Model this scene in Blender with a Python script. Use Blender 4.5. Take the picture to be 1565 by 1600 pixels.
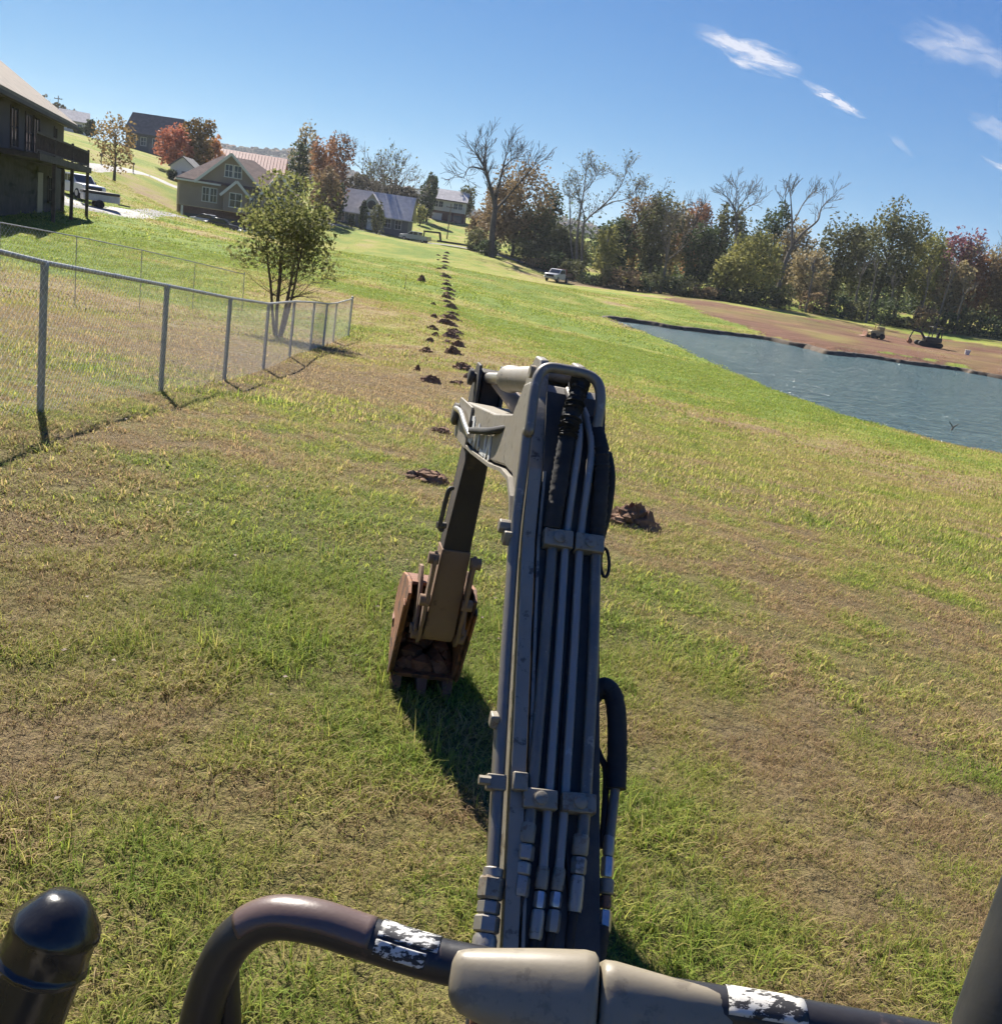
import bpy, bmesh, math, random
import numpy as np
from mathutils import Vector, Matrix

for _o in list(bpy.data.objects):
    bpy.data.objects.remove(_o)
scene = bpy.context.scene
COL = scene.collection

# ------------------------------------------------------------------ camera
FPX = 1500.0; PITCH = math.radians(15.0); ROLL = math.radians(8.5); EYE = 2.1
v_fw = np.array([0, math.cos(PITCH), -math.sin(PITCH)])
v_r0 = np.array([1.0, 0, 0]); v_u0 = np.array([0, math.sin(PITCH), math.cos(PITCH)])
v_e1 = math.cos(ROLL) * v_r0 + math.sin(ROLL) * v_u0
v_e2 = -math.sin(ROLL) * v_r0 + math.cos(ROLL) * v_u0
v_c = np.array([0, 0, EYE])
cam_d = bpy.data.cameras.new('camera'); cam = bpy.data.objects.new('camera', cam_d); COL.objects.link(cam)
cam_d.sensor_fit = 'HORIZONTAL'; cam_d.sensor_width = 36.0; cam_d.lens = 36.0 * FPX / 1565.0
cam_d.clip_start = 0.05; cam_d.clip_end = 20000.0
cam.matrix_world = Matrix(((v_e1[0], v_e2[0], -v_fw[0], v_c[0]), (v_e1[1], v_e2[1], -v_fw[1], v_c[1]),
                           (v_e1[2], v_e2[2], -v_fw[2], v_c[2]), (0, 0, 0, 1)))
scene.camera = cam

def at(u, v, D):
    """survey helper: the point at depth D seen at photo position u, v"""
    return v_c + D * (v_fw + (u - 782.5) / FPX * v_e1 - (v - 800) / FPX * v_e2)

# ------------------------------------------------------------------ sky, sun, exposure
SUN_AZ = math.radians(-28.0)      # measured from +Y towards +X
SUN_EL = math.radians(41.5)
sun_dir = Vector((math.sin(SUN_AZ) * math.cos(SUN_EL), math.cos(SUN_AZ) * math.cos(SUN_EL), math.sin(SUN_EL)))
world = bpy.data.worlds.new('World'); scene.world = world; world.use_nodes = True
wn = world.node_tree.nodes; wl = world.node_tree.links
wn.clear()
w_out = wn.new('ShaderNodeOutputWorld'); w_bg = wn.new('ShaderNodeBackground')
w_sky = wn.new('ShaderNodeTexSky'); w_sky.sky_type = 'NISHITA'; w_sky.sun_disc = False
w_sky.sun_elevation = SUN_EL; w_sky.sun_rotation = SUN_AZ
w_sky.altitude = 2500; w_sky.air_density = 1.0; w_sky.dust_density = 0.0; w_sky.ozone_density = 6.0
EXPOSURE = 1.25; SKY_STRENGTH = 0.08
w_bg.inputs['Strength'].default_value = SKY_STRENGTH
wl.new(w_bg.outputs[0], w_out.inputs[0])

def wmath(op, a, b=None, c=None):
    n = wn.new('ShaderNodeMath'); n.operation = op
    for i, x in enumerate((a, b, c)):
        if x is None: continue
        if isinstance(x, (int, float)): n.inputs[i].default_value = x
        else: wl.new(x, n.inputs[i])
    return n.outputs[0]
# white balance of the sky: the photograph renders it a cleaner, deeper blue than the raw model
_g = 1.0 / (SKY_STRENGTH * 2 ** EXPOSURE)
w_srgb = wn.new('ShaderNodeSeparateColor'); wl.new(w_sky.outputs[0], w_srgb.inputs[0]); w_crgb = wn.new('ShaderNodeCombineColor')
for _i, (_k, _p) in enumerate(((.0262, 1.42), (.0800, .96), (.246, .50))):
    wl.new(wmath('MULTIPLY', wmath('POWER', w_srgb.outputs[_i], _p), _k * _g), w_crgb.inputs[_i])
wl.new(w_crgb.outputs[0], w_bg.inputs['Color'])

sun_l = bpy.data.lights.new('sun', 'SUN'); sun_o = bpy.data.objects.new('sun', sun_l); COL.objects.link(sun_o)
sun_l.energy = 5.0; sun_l.angle = math.radians(0.55); sun_l.color = (1.0, 0.945, 0.85)
sun_o.rotation_euler = (-sun_dir).to_track_quat('-Z', 'Y').to_euler()
sun_o.location = (-20, 40, 60)
vs = scene.view_settings
scene.display_settings.display_device = 'sRGB'
vs.view_transform = 'Standard'; vs.look = 'None'; vs.exposure = EXPOSURE; vs.gamma = 1.0
cy = scene.cycles
cy.use_denoising = True; cy.max_bounces = 8; cy.diffuse_bounces = 4; cy.glossy_bounces = 3; cy.transmission_bounces = 4
cy.transparent_max_bounces = 8; cy.caustics_reflective = False; cy.caustics_refractive = False; cy.volume_bounces = 0
cy.use_adaptive_sampling = True; cy.adaptive_threshold = 0.02; cy.adaptive_min_samples = 12

# ------------------------------------------------------------------ numpy noise
def _hash(ix, iy, seed):
    n = (ix.astype(np.int64) * 374761393 + iy.astype(np.int64) * 668265263 + seed * 974711) & 0x7fffffff
    n = ((n ^ (n >> 13)) * 1274126177) & 0x7fffffff
    n = n ^ (n >> 16)
    return (n & 0xffff) / 65535.0
def vnoise(x, y, seed=0):
    x = np.asarray(x, float); y = np.asarray(y, float)
    ix = np.floor(x); iy = np.floor(y); fx = x - ix; fy = y - iy
    fx = fx * fx * (3 - 2 * fx); fy = fy * fy * (3 - 2 * fy)
    a = _hash(ix, iy, seed); b = _hash(ix + 1, iy, seed); c = _hash(ix, iy + 1, seed); d = _hash(ix + 1, iy + 1, seed)
    return (a * (1 - fx) + b * fx) * (1 - fy) + (c * (1 - fx) + d * fx) * fy
def fbm(x, y, seed=0, oct=4):
    s = 0; a = 0.5; t = 0
    for i in range(oct):
        s = s + a * vnoise(x, y, seed + i * 17); t += a; x = x * 2.03 + 5.1; y = y * 2.03 + 1.7; a *= 0.5
    return s / t
def smooth(a, b, x):
    t = np.clip((x - a) / (b - a), 0, 1); return t * t * (3 - 2 * t)

# ------------------------------------------------------------------ terrain height
WATER = EYE - 5.0
ctrl = [(0, 0, 0), (-3, 0, .08), (3, 0, -.12), (0, 4.3, .08), (3, 5, -.22), (-2.2, 4, .16), (-3.9, 4.6, .42), (0, -12, .3), (-15, -6, 1.2), (14, -6, -.8),
        (-25, -30, 2.5), (25, -30, -1.2), (-60, 0, 4.0), (-70, 40, 4.0), (60, -20, -2.2), (-160, 60, 9), (-160, -60, 8), (0, -120, 2), (120, -90, 0)]
for (u, v, D) in [(62, 632, 8.0), (249, 606, 11.2), (349, 595, 14.3), (411, 578, 18.3), (507, 544, 28), (546, 529, 33), (0, 600, 9.6), (100, 560, 13.5),
                  (735, 590, 24), (710, 550, 31), (705, 500, 44), (697, 450, 68), (692, 415, 108), (690, 392, 155), (690, 379, 185),
                  (200, 400, 45), (250, 500, 25), (50, 345, 50), (100, 328, 65), (195, 335, 75), (340, 360, 110), (290, 347, 130), (400, 375, 112),
                  (525, 350, 170), (640, 376, 183), (560, 420, 75), (120, 255, 112), (180, 265, 140), (130, 212, 190), (230, 240, 200), (300, 290, 160),
                  (690, 345, 230), (640, 350, 212), (870, 441, 150), (800, 405, 172), (920, 442, 160), (1040, 458, 160), (1100, 470, 142),
                  (1300, 515, 126), (1450, 542, 125), (1565, 560, 120), (1250, 484, 160), (1400, 510, 155), (1565, 530, 150),
                  (950, 462, 125), (900, 497, 85), (850, 480, 84), (800, 520, 50), (1000, 615, 35), (1100, 700, 22), (1300, 800, 14), (1500, 900, 11),
                  (1565, 1200, 5.6), (880, 372, 340), (1565, 488, 290), (1200, 430, 300), (670, 750, 9.8), (990, 815, 9.2)]:
    ctrl.append(tuple(at(u, v, D)))
def on_water(u, v):
    r = at(u, v, 1.0) - v_c; return v_c + r * ((WATER - EYE) / r[2])
near_shore = [on_water(*p) for p in ((950, 501), (985, 512), (1040, 533), (1100, 560), (1200, 606), (1350, 661), (1460, 690), (1565, 713))]
far_shore = [on_water(*p) for p in ((1565, 592), (1500, 580), (1430, 571), (1360, 560), (1290, 553), (1260, 544), (1180, 529), (1110, 521), (1050, 514), (1000, 506))]
for p in near_shore[1:]: ctrl.append((p[0], p[1], WATER + 0.02))
for p in far_shore[:-1]: ctrl.append((p[0], p[1] + 1.5, WATER + 0.75))
pond_poly = np.array([(p[0], p[1]) for p in near_shore] + [(26, 33.5), (36, 31), (48, 33), (62, 44), (74, 62), (78, 82), (68, 92)] + [(p[0], p[1]) for p in far_shore])
ctrl += [(40, 24, WATER + .5), (60, 30, WATER + .6), (95, 70, WATER + 1.2), (110, 120, 0), (30, 10, -1.6), (70, 0, -1.5), (140, 40, -.5)]
for a in range(-180, 180, 30):
    ctrl.append((430 * math.sin(math.radians(a)), 430 * math.cos(math.radians(a)), 11 if a < 0 else 6))
ctrl = np.array(ctrl, float)
def _tps_k(r2): return np.where(r2 > 1e-9, 0.5 * r2 * np.log(np.maximum(r2, 1e-9)), 0.0)
_SC = 50.0
cx_, cy_, cz_ = ctrl[:, 0] / _SC, ctrl[:, 1] / _SC, ctrl[:, 2]
_n = len(ctrl)
_K = _tps_k((cx_[:, None] - cx_[None]) ** 2 + (cy_[:, None] - cy_[None]) ** 2) + np.eye(_n) * 0.002
_Pm = np.stack([np.ones(_n), cx_, cy_], 1)
_A = np.zeros((_n + 3, _n + 3)); _A[:_n, :_n] = _K; _A[:_n, _n:] = _Pm; _A[_n:, :_n] = _Pm.T
_W = np.linalg.solve(_A, np.concatenate([cz_, np.zeros(3)]))
def pond_sd(x, y):
    """signed distance to the pond outline, negative in the water"""
    x = np.asarray(x, float).ravel(); y = np.asarray(y, float).ravel()
    d2 = np.full(x.shape, 1e18); inside = np.zeros(x.shape, bool); n = len(pond_poly)
    for i in range(n):
        ax, ay = pond_poly[i]; bx, by = pond_poly[(i + 1) % n]
        ex, ey = bx - ax, by - ay
        t = np.clip(((x - ax) * ex + (y - ay) * ey) / (ex * ex + ey * ey), 0, 1)
        d2 = np.minimum(d2, (x - ax - t * ex) ** 2 + (y - ay - t * ey) ** 2)
        cond = (ay > y) != (by > y)
        xi = ax + (y - ay) / (by - ay if by != ay else 1e-9) * (bx - ax)
        inside ^= cond & (x < xi)
    return np.where(inside, -1, 1) * np.sqrt(d2)
def far_side(x, y):
    return smooth(-3, 3, y - (88 - 0.0 * x))
def ground(x, y):
    x = np.asarray(x, float); sh = x.shape; x = x.ravel(); y = np.asarray(y, float).ravel()
    z = np.zeros_like(x)
    for s in range(0, len(x), 40000):
        a = x[s:s + 40000] / _SC; b = y[s:s + 40000] / _SC
        k = _tps_k((a[:, None] - cx_[None]) ** 2 + (b[:, None] - cy_[None]) ** 2)
        z[s:s + 40000] = k @ _W[:_n] + _W[_n] + _W[_n + 1] * a + _W[_n + 2] * b
    r = np.hypot(x, y)
    far = 8 + 10 * fbm(x / 500, y / 500, 5, 3)
    z = z + (far - z) * smooth(330, 520, r)
    z = z + (fbm(x / 6, y / 6, 3, 3) - .5) * .16 * smooth(5, 25, r) + (fbm(x / 1.1, y / 1.1, 8, 2) - .5) * .05
    d = pond_sd(x + (fbm(x / 3, y / 3, 21, 3) - .5) * 1.6, y + (fbm(x / 3, y / 3, 31, 3) - .5) * 1.6)
    fs = far_side(x, y)
    bank_n = WATER + 0.10 * smooth(0, .5, d) + d * 0.07
    bank_f = WATER - .15 + 0.62 * smooth(0.6, 3.0, d) + d * 0.03
    bank = bank_n * (1 - fs) + bank_f * fs
    w = smooth(2, 14, d)
    z = np.where(d > 0, bank * (1 - w) + np.maximum(z, WATER + .1) * w, WATER - .35 * smooth(0, .6, -d) + np.maximum(d * 0.3, -2.0))
    return z.reshape(sh)
# the ground mesh is a stretched grid; heights are read back from that same grid
NG = 680
_t = np.linspace(-1, 1, NG); _gb = math.asinh(3300 / 30.0); _gcx, _gcy = 16.0, 40.0
gx = _gcx + 30.0 * np.sinh(_gb * _t); gy = _gcy + 30.0 * np.sinh(_gb * _t)
GX, GY = np.meshgrid(gx, gy); GZ = ground(GX, GY)
def gzv(x, y):
    x = np.asarray(x, float); y = np.asarray(y, float)
    a = (np.arcsinh((x - _gcx) / 30.0) / _gb + 1) / 2 * (NG - 1); b = (np.arcsinh((y - _gcy) / 30.0) / _gb + 1) / 2 * (NG - 1)
    i = np.clip(a.astype(int), 0, NG - 2); j = np.clip(b.astype(int), 0, NG - 2)
    fx = (x - gx[i]) / (gx[i + 1] - gx[i]); fy = (y - gy[j]) / (gy[j + 1] - gy[j])
    return (GZ[j, i] * (1 - fx) + GZ[j, i + 1] * fx) * (1 - fy) + (GZ[j + 1, i] * (1 - fx) + GZ[j + 1, i + 1] * fx) * fy
def gz(x, y): return float(gzv(np.array([x]), np.array([y]))[0])
def gp(x, y): return Vector((x, y, gz(x, y)))
def spot(u, D):
    """ground position in the direction of column u at depth D (row found from the ground itself)"""
    v = 450.0
    for _ in range(25):
        p = at(u, v, D); e = p[2] - gz(p[0], p[1]); v += e * FPX / D * 0.9
    return Vector((p[0], p[1], gz(p[0], p[1])))
def hit(u, v):
    r = at(u, v, 1.0) - v_c; t = 1.0
    ts = np.geomspace(1.5, 400, 1500); P = v_c[None] + ts[:, None] * r[None]
    h = P[:, 2] - gzv(P[:, 0], P[:, 1]); i = int(np.argmax(h < 0)) if (h < 0).any() else len(ts) - 1
    lo, hi = ts[max(i - 1, 0)], ts[i]
    for _ in range(14):
        m = (lo + hi) / 2; q = v_c + m * r
        if q[2] < gz(q[0], q[1]): hi = m
        else: lo = m
    q = v_c + hi * r
    return Vector((q[0], q[1], gz(q[0], q[1]))), hi

# lawn colour fields: dry = 0 green .. 1 straw, clay = bare red soil
dry_spots = []
for (u, v, ru, amp) in [(150, 880, 2.2, .28), (80, 1000, .5, .3), (1190, 1035, .55, .55), (420, 700, 1.2, .28), (90, 480, 9, .5), (300, 540, 4, .45), (560, 610, 3, .45),
                        (1350, 700, 6, .35), (1100, 800, 1.6, .2), (1250, 900, 1.2, .2), (900, 440, 10, .5), (1000, 455, 9, .35), (620, 400, 6, .3), (700, 600, 3.2, .4), (820, 560, 4, .3), (260, 640, 1.8, .3),
                        (250, 1250, .5, .45), (80, 1260, .45, .55), (120, 1150, .45, .3), (1350, 1200, .7, .4), (1500, 1330, .5, .5), (1200, 1150, .55, .3), (1420, 1420, .35, .4), (350, 1330, .35, .4), (620, 1330, .3, .25), (1080, 1400, .35, .4), (230, 300, 6, .5),
                        (480, 830, .9, -.6), (420, 800, 1.1, -.4), (560, 900, .7, -.6), (600, 820, .7, -.4), (640, 700, 1.2, -.35), (520, 640, 1.2, -.25), (450, 1150, .5, -.5), (360, 980, .6, -.45), (60, 1060, .5, -.4), (500, 1230, .3, -.4), (740, 1050, .5, -.5), (1060, 980, .7, -.5), (1480, 1150, .5, -.4), (1000, 1000, .5, -.2),
                        (1150, 1180, .35, -.2), (1330, 1530, .25, -.5), (480, 1520, .25, -.3), (200, 1480, .2, -.3),
                        (830, 490, 11, -.6), (1050, 580, 7, -.75), (950, 560, 7, -.5), (1250, 640, 3.5, -.7), (1400, 690, 2.5, -.6), (760, 430, 14, -.35), (250, 390, 9, -.5), (120, 410, 7, -.35), (60, 340, 8, -.3), (620, 390, 12, -.2), (470, 430, 10, .18), (560, 470, 5, .12), (1000, 640, 2, -.3), (230, 205, 30, -.3)]:
    r = at(u, v, 1.0) - v_c
    p, t = hit(u, v)
    if t < 395: dry_spots.append((p.x, p.y, ru, amp))
def dryness(x, y):
    r = np.hypot(x, y)
    near = 1 - smooth(8, 30, r)
    d = .45 - .02 * smooth(10, 40, r) + (fbm(x / 1.3, y / 1.3, 41, 4) - .5) * (.95 - .35 * near) + (fbm(x / 4.5, y / 3, 43, 4) - .5) * .6 * smooth(15, 60, r) + (fbm(x / 9, y / 6, 51, 4) - .5) * (.5 + .75 * smooth(12, 60, r)) + (fbm(x / .36, y / .36, 77, 4) - .5) * 2.0 * near
    wx = x + (fbm(x / 1.2, y / 1.2, 91, 3) - .5) * 1.8; wy = y + (fbm(x / 1.2, y / 1.2, 95, 3) - .5) * 1.8
    d = d - .12 * smooth(25, 80, r)
    for (px, py, ru, amp) in dry_spots:
        d = d + amp * (.6 if amp > 0 else .7) * np.exp(-((wx - px) ** 2 + (wy - py) ** 2 * .55) / (ru * ru))
    return np.clip(d, 0, 1)
clay_poly = np.array([tuple(hit(u, v)[0][:2]) for (u, v) in ((1036, 458), (1100, 470), (1200, 485), (1300, 499), (1400, 516), (1500, 534), (1565, 543), (1640, 556), (1640, 604), (1565, 591), (1430, 570), (1310, 553), (1245, 534), (1165, 510), (1095, 487), (1045, 468))])
def clayness(x, y):
    n1 = (fbm(x / 7, y / 7, 61, 4) - .5); n2 = (fbm(x / 7, y / 7, 67, 4) - .5)
    px = np.asarray(x, float) + n1 * 9; py = np.asarray(y, float) + n2 * 14
    inside = np.zeros(px.shape, bool); n = len(clay_poly)
    for i in range(n):
        ax, ay = clay_poly[i]; bx, by = clay_poly[(i + 1) % n]
        inside ^= ((ay > py) != (by > py)) & (px < ax + (py - ay) / (by - ay if by != ay else 1e-9) * (bx - ax))
    return np.where(inside, np.clip(.82 + n1 * 1.1, 0, 1), 0.0)

# ------------------------------------------------------------------ material helpers
def new_mat(name):
    m = bpy.data.materials.new(name); m.use_nodes = True
    nt = m.node_tree; b = nt.nodes['Principled BSDF']
    return m, nt, b
def pm(name, col, rough=.6, metal=0.0, var=.12, scale=6.0, bump=0.0, bscale=None, col2=None, spec=.5, fac=(.35, .7), coat=0.0):
    m, nt, b = new_mat(name); N = nt.nodes; L = nt.links
    geo = N.new('ShaderNodeTexCoord')
    nz = N.new('ShaderNodeTexNoise'); nz.inputs['Scale'].default_value = scale; nz.inputs['Detail'].default_value = 5; nz.inputs['Roughness'].default_value = .65
    L.new(geo.outputs['Object'], nz.inputs['Vector'])
    rp = N.new('ShaderNodeValToRGB'); e = rp.color_ramp.elements
    e[0].position = fac[0]; e[1].position = fac[1]
    c2 = col2 if col2 else tuple(min(1, c * (1 + var)) for c in col)
    c1 = col if col2 else tuple(c * (1 - var) for c in col)
    e[0].color = (*c1, 1); e[1].color = (*c2, 1)
    L.new(nz.outputs['Fac'], rp.inputs[0]); L.new(rp.outputs[0], b.inputs['Base Color'])
    b.inputs['Roughness'].default_value = rough; b.inputs['Metallic'].default_value = metal
    b.inputs['Specular IOR Level'].default_value = spec; b.inputs['Coat Weight'].default_value = coat
    if bump:
        n2 = N.new('ShaderNodeTexNoise'); n2.inputs['Scale'].default_value = bscale or scale * 4; n2.inputs['Detail'].default_value = 4
        L.new(geo.outputs['Object'], n2.inputs['Vector'])
        bp = N.new('ShaderNodeBump'); bp.inputs['Strength'].default_value = bump; bp.inputs['Distance'].default_value = .02
        L.new(n2.outputs['Fac'], bp.inputs['Height']); L.new(bp.outputs[0], b.inputs['Normal'])
    return m
_mats = {}
def M(name, *a, **k):
    if name not in _mats: _mats[name] = pm(name, *a, **k)
    return _mats[name]

# ------------------------------------------------------------------ mesh builder
class MB:
    def __init__(s): s.v = []; s.f = []
    def add(s, vs, fs):
        o = len(s.v); s.v += [tuple(p) for p in vs]; s.f += [tuple(i + o for i in f) for f in fs]; return s
    def box(s, c, size, rot=None):
        c = Vector(c); h = [x / 2 for x in size]
        pts = [Vector((sx * h[0], sy * h[1], sz * h[2])) for sz in (-1, 1) for sy in (-1, 1) for sx in (-1, 1)]
        if rot is not None: pts = [rot @ p for p in pts]
        return s.add([c + p for p in pts], [(0, 2, 3, 1), (4, 5, 7, 6), (0, 1, 5, 4), (2, 6, 7, 3), (0, 4, 6, 2), (1, 3, 7, 5)])
    def span(s, x0, x1, y0, y1, z0, z1): return s.box(((x0 + x1) / 2, (y0 + y1) / 2, (z0 + z1) / 2), (x1 - x0, y1 - y0, z1 - z0))
    def bar(s, a, b, w, h, up=(0, 0, 1)):
        a = Vector(a); b = Vector(b); d = (b - a); L = d.length; d.normalize(); up = Vector(up)
        x = d.cross(up); x = x.normalized() if x.length > 1e-5 else Vector((1, 0, 0)); z = x.cross(d)
        R = Matrix((x, d, z)).transposed()
        return s.box((a + b) / 2, (w, L, h), R)
    def tube(s, pts, r, seg=10, cap=True, closed=False):
        pts = [Vector(p) for p in pts]; n = len(pts)
        rs = r if isinstance(r, (list, tuple)) else [r] * n
        prev = None; vs = []; fs = []
        for i, p in enumerate(pts):
            t = (pts[min(i + 1, n - 1)] - pts[max(i - 1, 0)])
            if t.length < 1e-9: t = Vector((0, 0, 1))
            t.normalize()
            if prev is None:
                a = Vector((0, 0, 1)) if abs(t.z) < .9 else Vector((1, 0, 0))
                x = t.cross(a).normalized()
            else:
                x = prev - t * prev.dot(t)
                x = x.normalized() if x.length > 1e-6 else t.orthogonal().normalized()
            prev = x; y = t.cross(x)
            for k in range(seg):
                a = 2 * math.pi * k / seg
                vs.append(p + (x * math.cos(a) + y * math.sin(a)) * rs[i])
        for i in range(n - 1):
            for k in range(seg):
                k2 = (k + 1) % seg
                fs.append((i * seg + k, i * seg + k2, (i + 1) * seg + k2, (i + 1) * seg + k))
        if cap:
            fs.append(tuple(range(seg - 1, -1, -1))); fs.append(tuple((n - 1) * seg + k for k in range(seg)))
        return s.add(vs, fs)
    def cyl(s, a, b, r, seg=16, r2=None): return s.tube([a, b], [r, r if r2 is None else r2], seg)
    def lathe(s, a, b, prof, seg=20):
        """prof: list of (fraction along a-b in metres, radius)"""
        a = Vector(a); b = Vector(b); d = (b - a).normalized(); x = d.orthogonal().normalized(); y = d.cross(x)
        vs = []; fs = []
        for (t, r) in prof:
            for k in range(seg):
                an = 2 * math.pi * k / seg; vs.append(a + d * t + (x * math.cos(an) + y * math.sin(an)) * r)
        n = len(prof)
        for i in range(n - 1):
            for k in range(seg):
                k2 = (k + 1) % seg; fs.append((i * seg + k, i * seg + k2, (i + 1) * seg + k2, (i + 1) * seg + k))
        fs.append(tuple(range(seg - 1, -1, -1))); fs.append(tuple((n - 1) * seg + k for k in range(seg)))
        return s.add(vs, fs)
    def prism(s, poly, d0, d1):
        """poly: list of points (Vector), extruded from offset d0 to d1 (Vectors)"""
        n = len(poly); d0 = Vector(d0); d1 = Vector(d1)
        vs = [Vector(p) + d0 for p in poly] + [Vector(p) + d1 for p in poly]
        fs = [tuple(range(n - 1, -1, -1)), tuple(range(n, 2 * n))]
        for i in range(n):
            j = (i + 1) % n; fs.append((i, j, n + j, n + i))
        return s.add(vs, fs)
    def build(s, name, mat, parent=None, smooth_angle=None, bevel=0.0, loc=None, bseg=2):
        me = bpy.data.meshes.new(name); me.from_pydata(s.v, [], s.f); me.update()
        bm = bmesh.new(); bm.from_mesh(me); bmesh.ops.recalc_face_normals(bm, faces=bm.faces)
        bm.to_mesh(me); bm.free()
        me.materials.append(mat)
        o = bpy.data.objects.new(name, me); COL.objects.link(o)
        if parent is not None: o.parent = parent
        if loc is not None: o.location = loc
        if smooth_angle is not None:
            me.polygons.foreach_set('use_smooth', [True] * len(me.polygons))
            me.set_sharp_from_angle(angle=math.radians(smooth_angle))
        if bevel:
            b = o.modifiers.new('bevel', 'BEVEL'); b.width = bevel; b.segments = bseg; b.limit_method = 'ANGLE'; b.angle_limit = math.radians(35)
            me.polygons.foreach_set('use_smooth', [True] * len(me.polygons)); b.harden_normals = False
            me.set_sharp_from_angle(angle=math.radians(40))
        return o
def raw(name, V, Fq, mat, parent=None, attrs=None, smooth_=False):
    """mesh from numpy arrays of vertices and equal-size faces"""
    me = bpy.data.meshes.new(name); V = np.asarray(V, np.float32); Fq = np.asarray(Fq, np.int32)
    k = Fq.shape[1]
    me.vertices.add(len(V)); me.vertices.foreach_set('co', V.ravel())
    me.loops.add(Fq.size); me.loops.foreach_set('vertex_index', Fq.ravel())
    me.polygons.add(len(Fq)); me.polygons.foreach_set('loop_start', np.arange(0, Fq.size, k, dtype=np.int32)); me.polygons.foreach_set('loop_total', np.full(len(Fq), k, np.int32))
    if smooth_: me.polygons.foreach_set('use_smooth', np.ones(len(Fq), bool))
    if attrs:
        for an, arr in attrs.items():
            at_ = me.attributes.new(an, 'FLOAT', 'POINT'); at_.data.foreach_set('value', np.asarray(arr, np.float32))
    me.update(); me.validate()
    me.materials.append(mat)
    o = bpy.data.objects.new(name, me); COL.objects.link(o)
    if parent is not None: o.parent = parent
    return o
def tag(o, label=None, cat=None, group=None, kind=None):
    if label: o['label'] = label
    if cat: o['category'] = cat
    if group: o['group'] = group
    if kind: o['kind'] = kind
    return o
def empty(name, loc=(0, 0, 0), rz=0.0, **k):
    o = bpy.data.objects.new(name, None); COL.objects.link(o); o.location = loc; o.rotation_euler = (0, 0, rz); o.empty_display_size = .2
    return tag(o, **k)
def spline(pts, n=8):
    """Catmull-Rom through the points"""
    P = [Vector(p) for p in pts]; out = []
    for i in range(len(P) - 1):
        p0 = P[max(i - 1, 0)]; p1 = P[i]; p2 = P[i + 1]; p3 = P[min(i + 2, len(P) - 1)]
        for k in range(n):
            t = k / n
            out.append(0.5 * ((2 * p1) + (p2 - p0) * t + (2 * p0 - 5 * p1 + 4 * p2 - p3) * t * t + (3 * p1 - p0 - 3 * p2 + p3) * t ** 3))
    out.append(P[-1]); return out
ORD = ['first', 'second', 'third', 'fourth', 'fifth', 'sixth', 'seventh', 'eighth', 'ninth', 'tenth', 'eleventh', 'twelfth', 'thirteenth', 'fourteenth', 'fifteenth', 'sixteenth', 'seventeenth', 'eighteenth', 'nineteenth', 'twentieth',
       'twenty-first', 'twenty-second', 'twenty-third', 'twenty-fourth', 'twenty-fifth', 'twenty-sixth', 'twenty-seventh', 'twenty-eighth', 'twenty-ninth', 'thirtieth', 'thirty-first', 'thirty-second', 'thirty-third', 'thirty-fourth', 'thirty-fifth', 'thirty-sixth', 'thirty-seventh', 'thirty-eighth', 'thirty-ninth', 'fortieth']

# ================================================================== GROUND
V = np.stack([GX.ravel(), GY.ravel(), GZ.ravel()], 1)
idx = np.arange(NG * NG).reshape(NG, NG)
Fq = np.stack([idx[:-1, :-1].ravel(), idx[:-1, 1:].ravel(), idx[1:, 1:].ravel(), idx[1:, :-1].ravel()], 1)
def lawn_nodes(nt, dry_out, pos_out, fine=True):
    """dry value -> lawn colour, with fine mottling"""
    N = nt.nodes; L = nt.links
    rp = N.new('ShaderNodeValToRGB'); cr = rp.color_ramp
    cr.elements[0].position = 0.0; cr.elements[0].color = (.155, .218, .034, 1)
    cr.elements[1].position = 1.0; cr.elements[1].color = (.270, .185, .100, 1)
    for p, c in ((.28, (.245, .268, .046, 1)), (.5, (.300, .280, .070, 1)), (.74, (.340, .262, .125, 1))):
        e = cr.elements.new(p); e.color = c
    L.new(dry_out, rp.inputs[0])
    return rp
gm, nt, bs = new_mat('lawn'); N = nt.nodes; L = nt.links
geo = N.new('ShaderNodeNewGeometry')
ad = N.new('ShaderNodeAttribute'); ad.attribute_name = 'dry'
ac = N.new('ShaderNodeAttribute'); ac.attribute_name = 'clay'
def tnoise(scale, det=5, rough=.6, vec=None, dist=0):
    n = N.new('ShaderNodeTexNoise'); n.inputs['Scale'].default_value = scale; n.inputs['Detail'].default_value = det; n.inputs['Roughness'].default_value = rough; n.inputs['Distortion'].default_value = dist
    L.new(vec or geo.outputs['Position'], n.inputs['Vector']); return n.outputs['Fac']
def nm(op, a, b=None, clamp=False):
    n = N.new('ShaderNodeMath'); n.operation = op; n.use_clamp = clamp
    for i, x in enumerate((a, b)):
        if x is None: continue
        if isinstance(x, (int, float)): n.inputs[i].default_value = x
        else: L.new(x, n.inputs[i])
    return n.outputs[0]
n1 = tnoise(.8, 6, .7); n2 = tnoise(7.0, 6, .7); n3 = tnoise(45.0, 4, .7)
dsum = nm('ADD', ad.outputs['Fac'], nm('ADD', nm('MULTIPLY', nm('SUBTRACT', n1, .5), .55), nm('ADD', nm('MULTIPLY', nm('SUBTRACT', n2, .5), .55), nm('MULTIPLY', nm('SUBTRACT', n3, .5), .35))), True)
rp = lawn_nodes(nt, dsum, None)
val = N.new('ShaderNodeHueSaturation'); L.new(rp.outputs[0], val.inputs['Color'])
L.new(nm('ADD', .45, nm('MULTIPLY', nm('ADD', n3, tnoise(15, 3, .6)), .50)), val.inputs['Value'])
crp = N.new('ShaderNodeValToRGB'); crp.color_ramp.elements[0].color = (.075, .036, .023, 1); crp.color_ramp.elements[1].color = (.23, .120, .075, 1)
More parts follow.
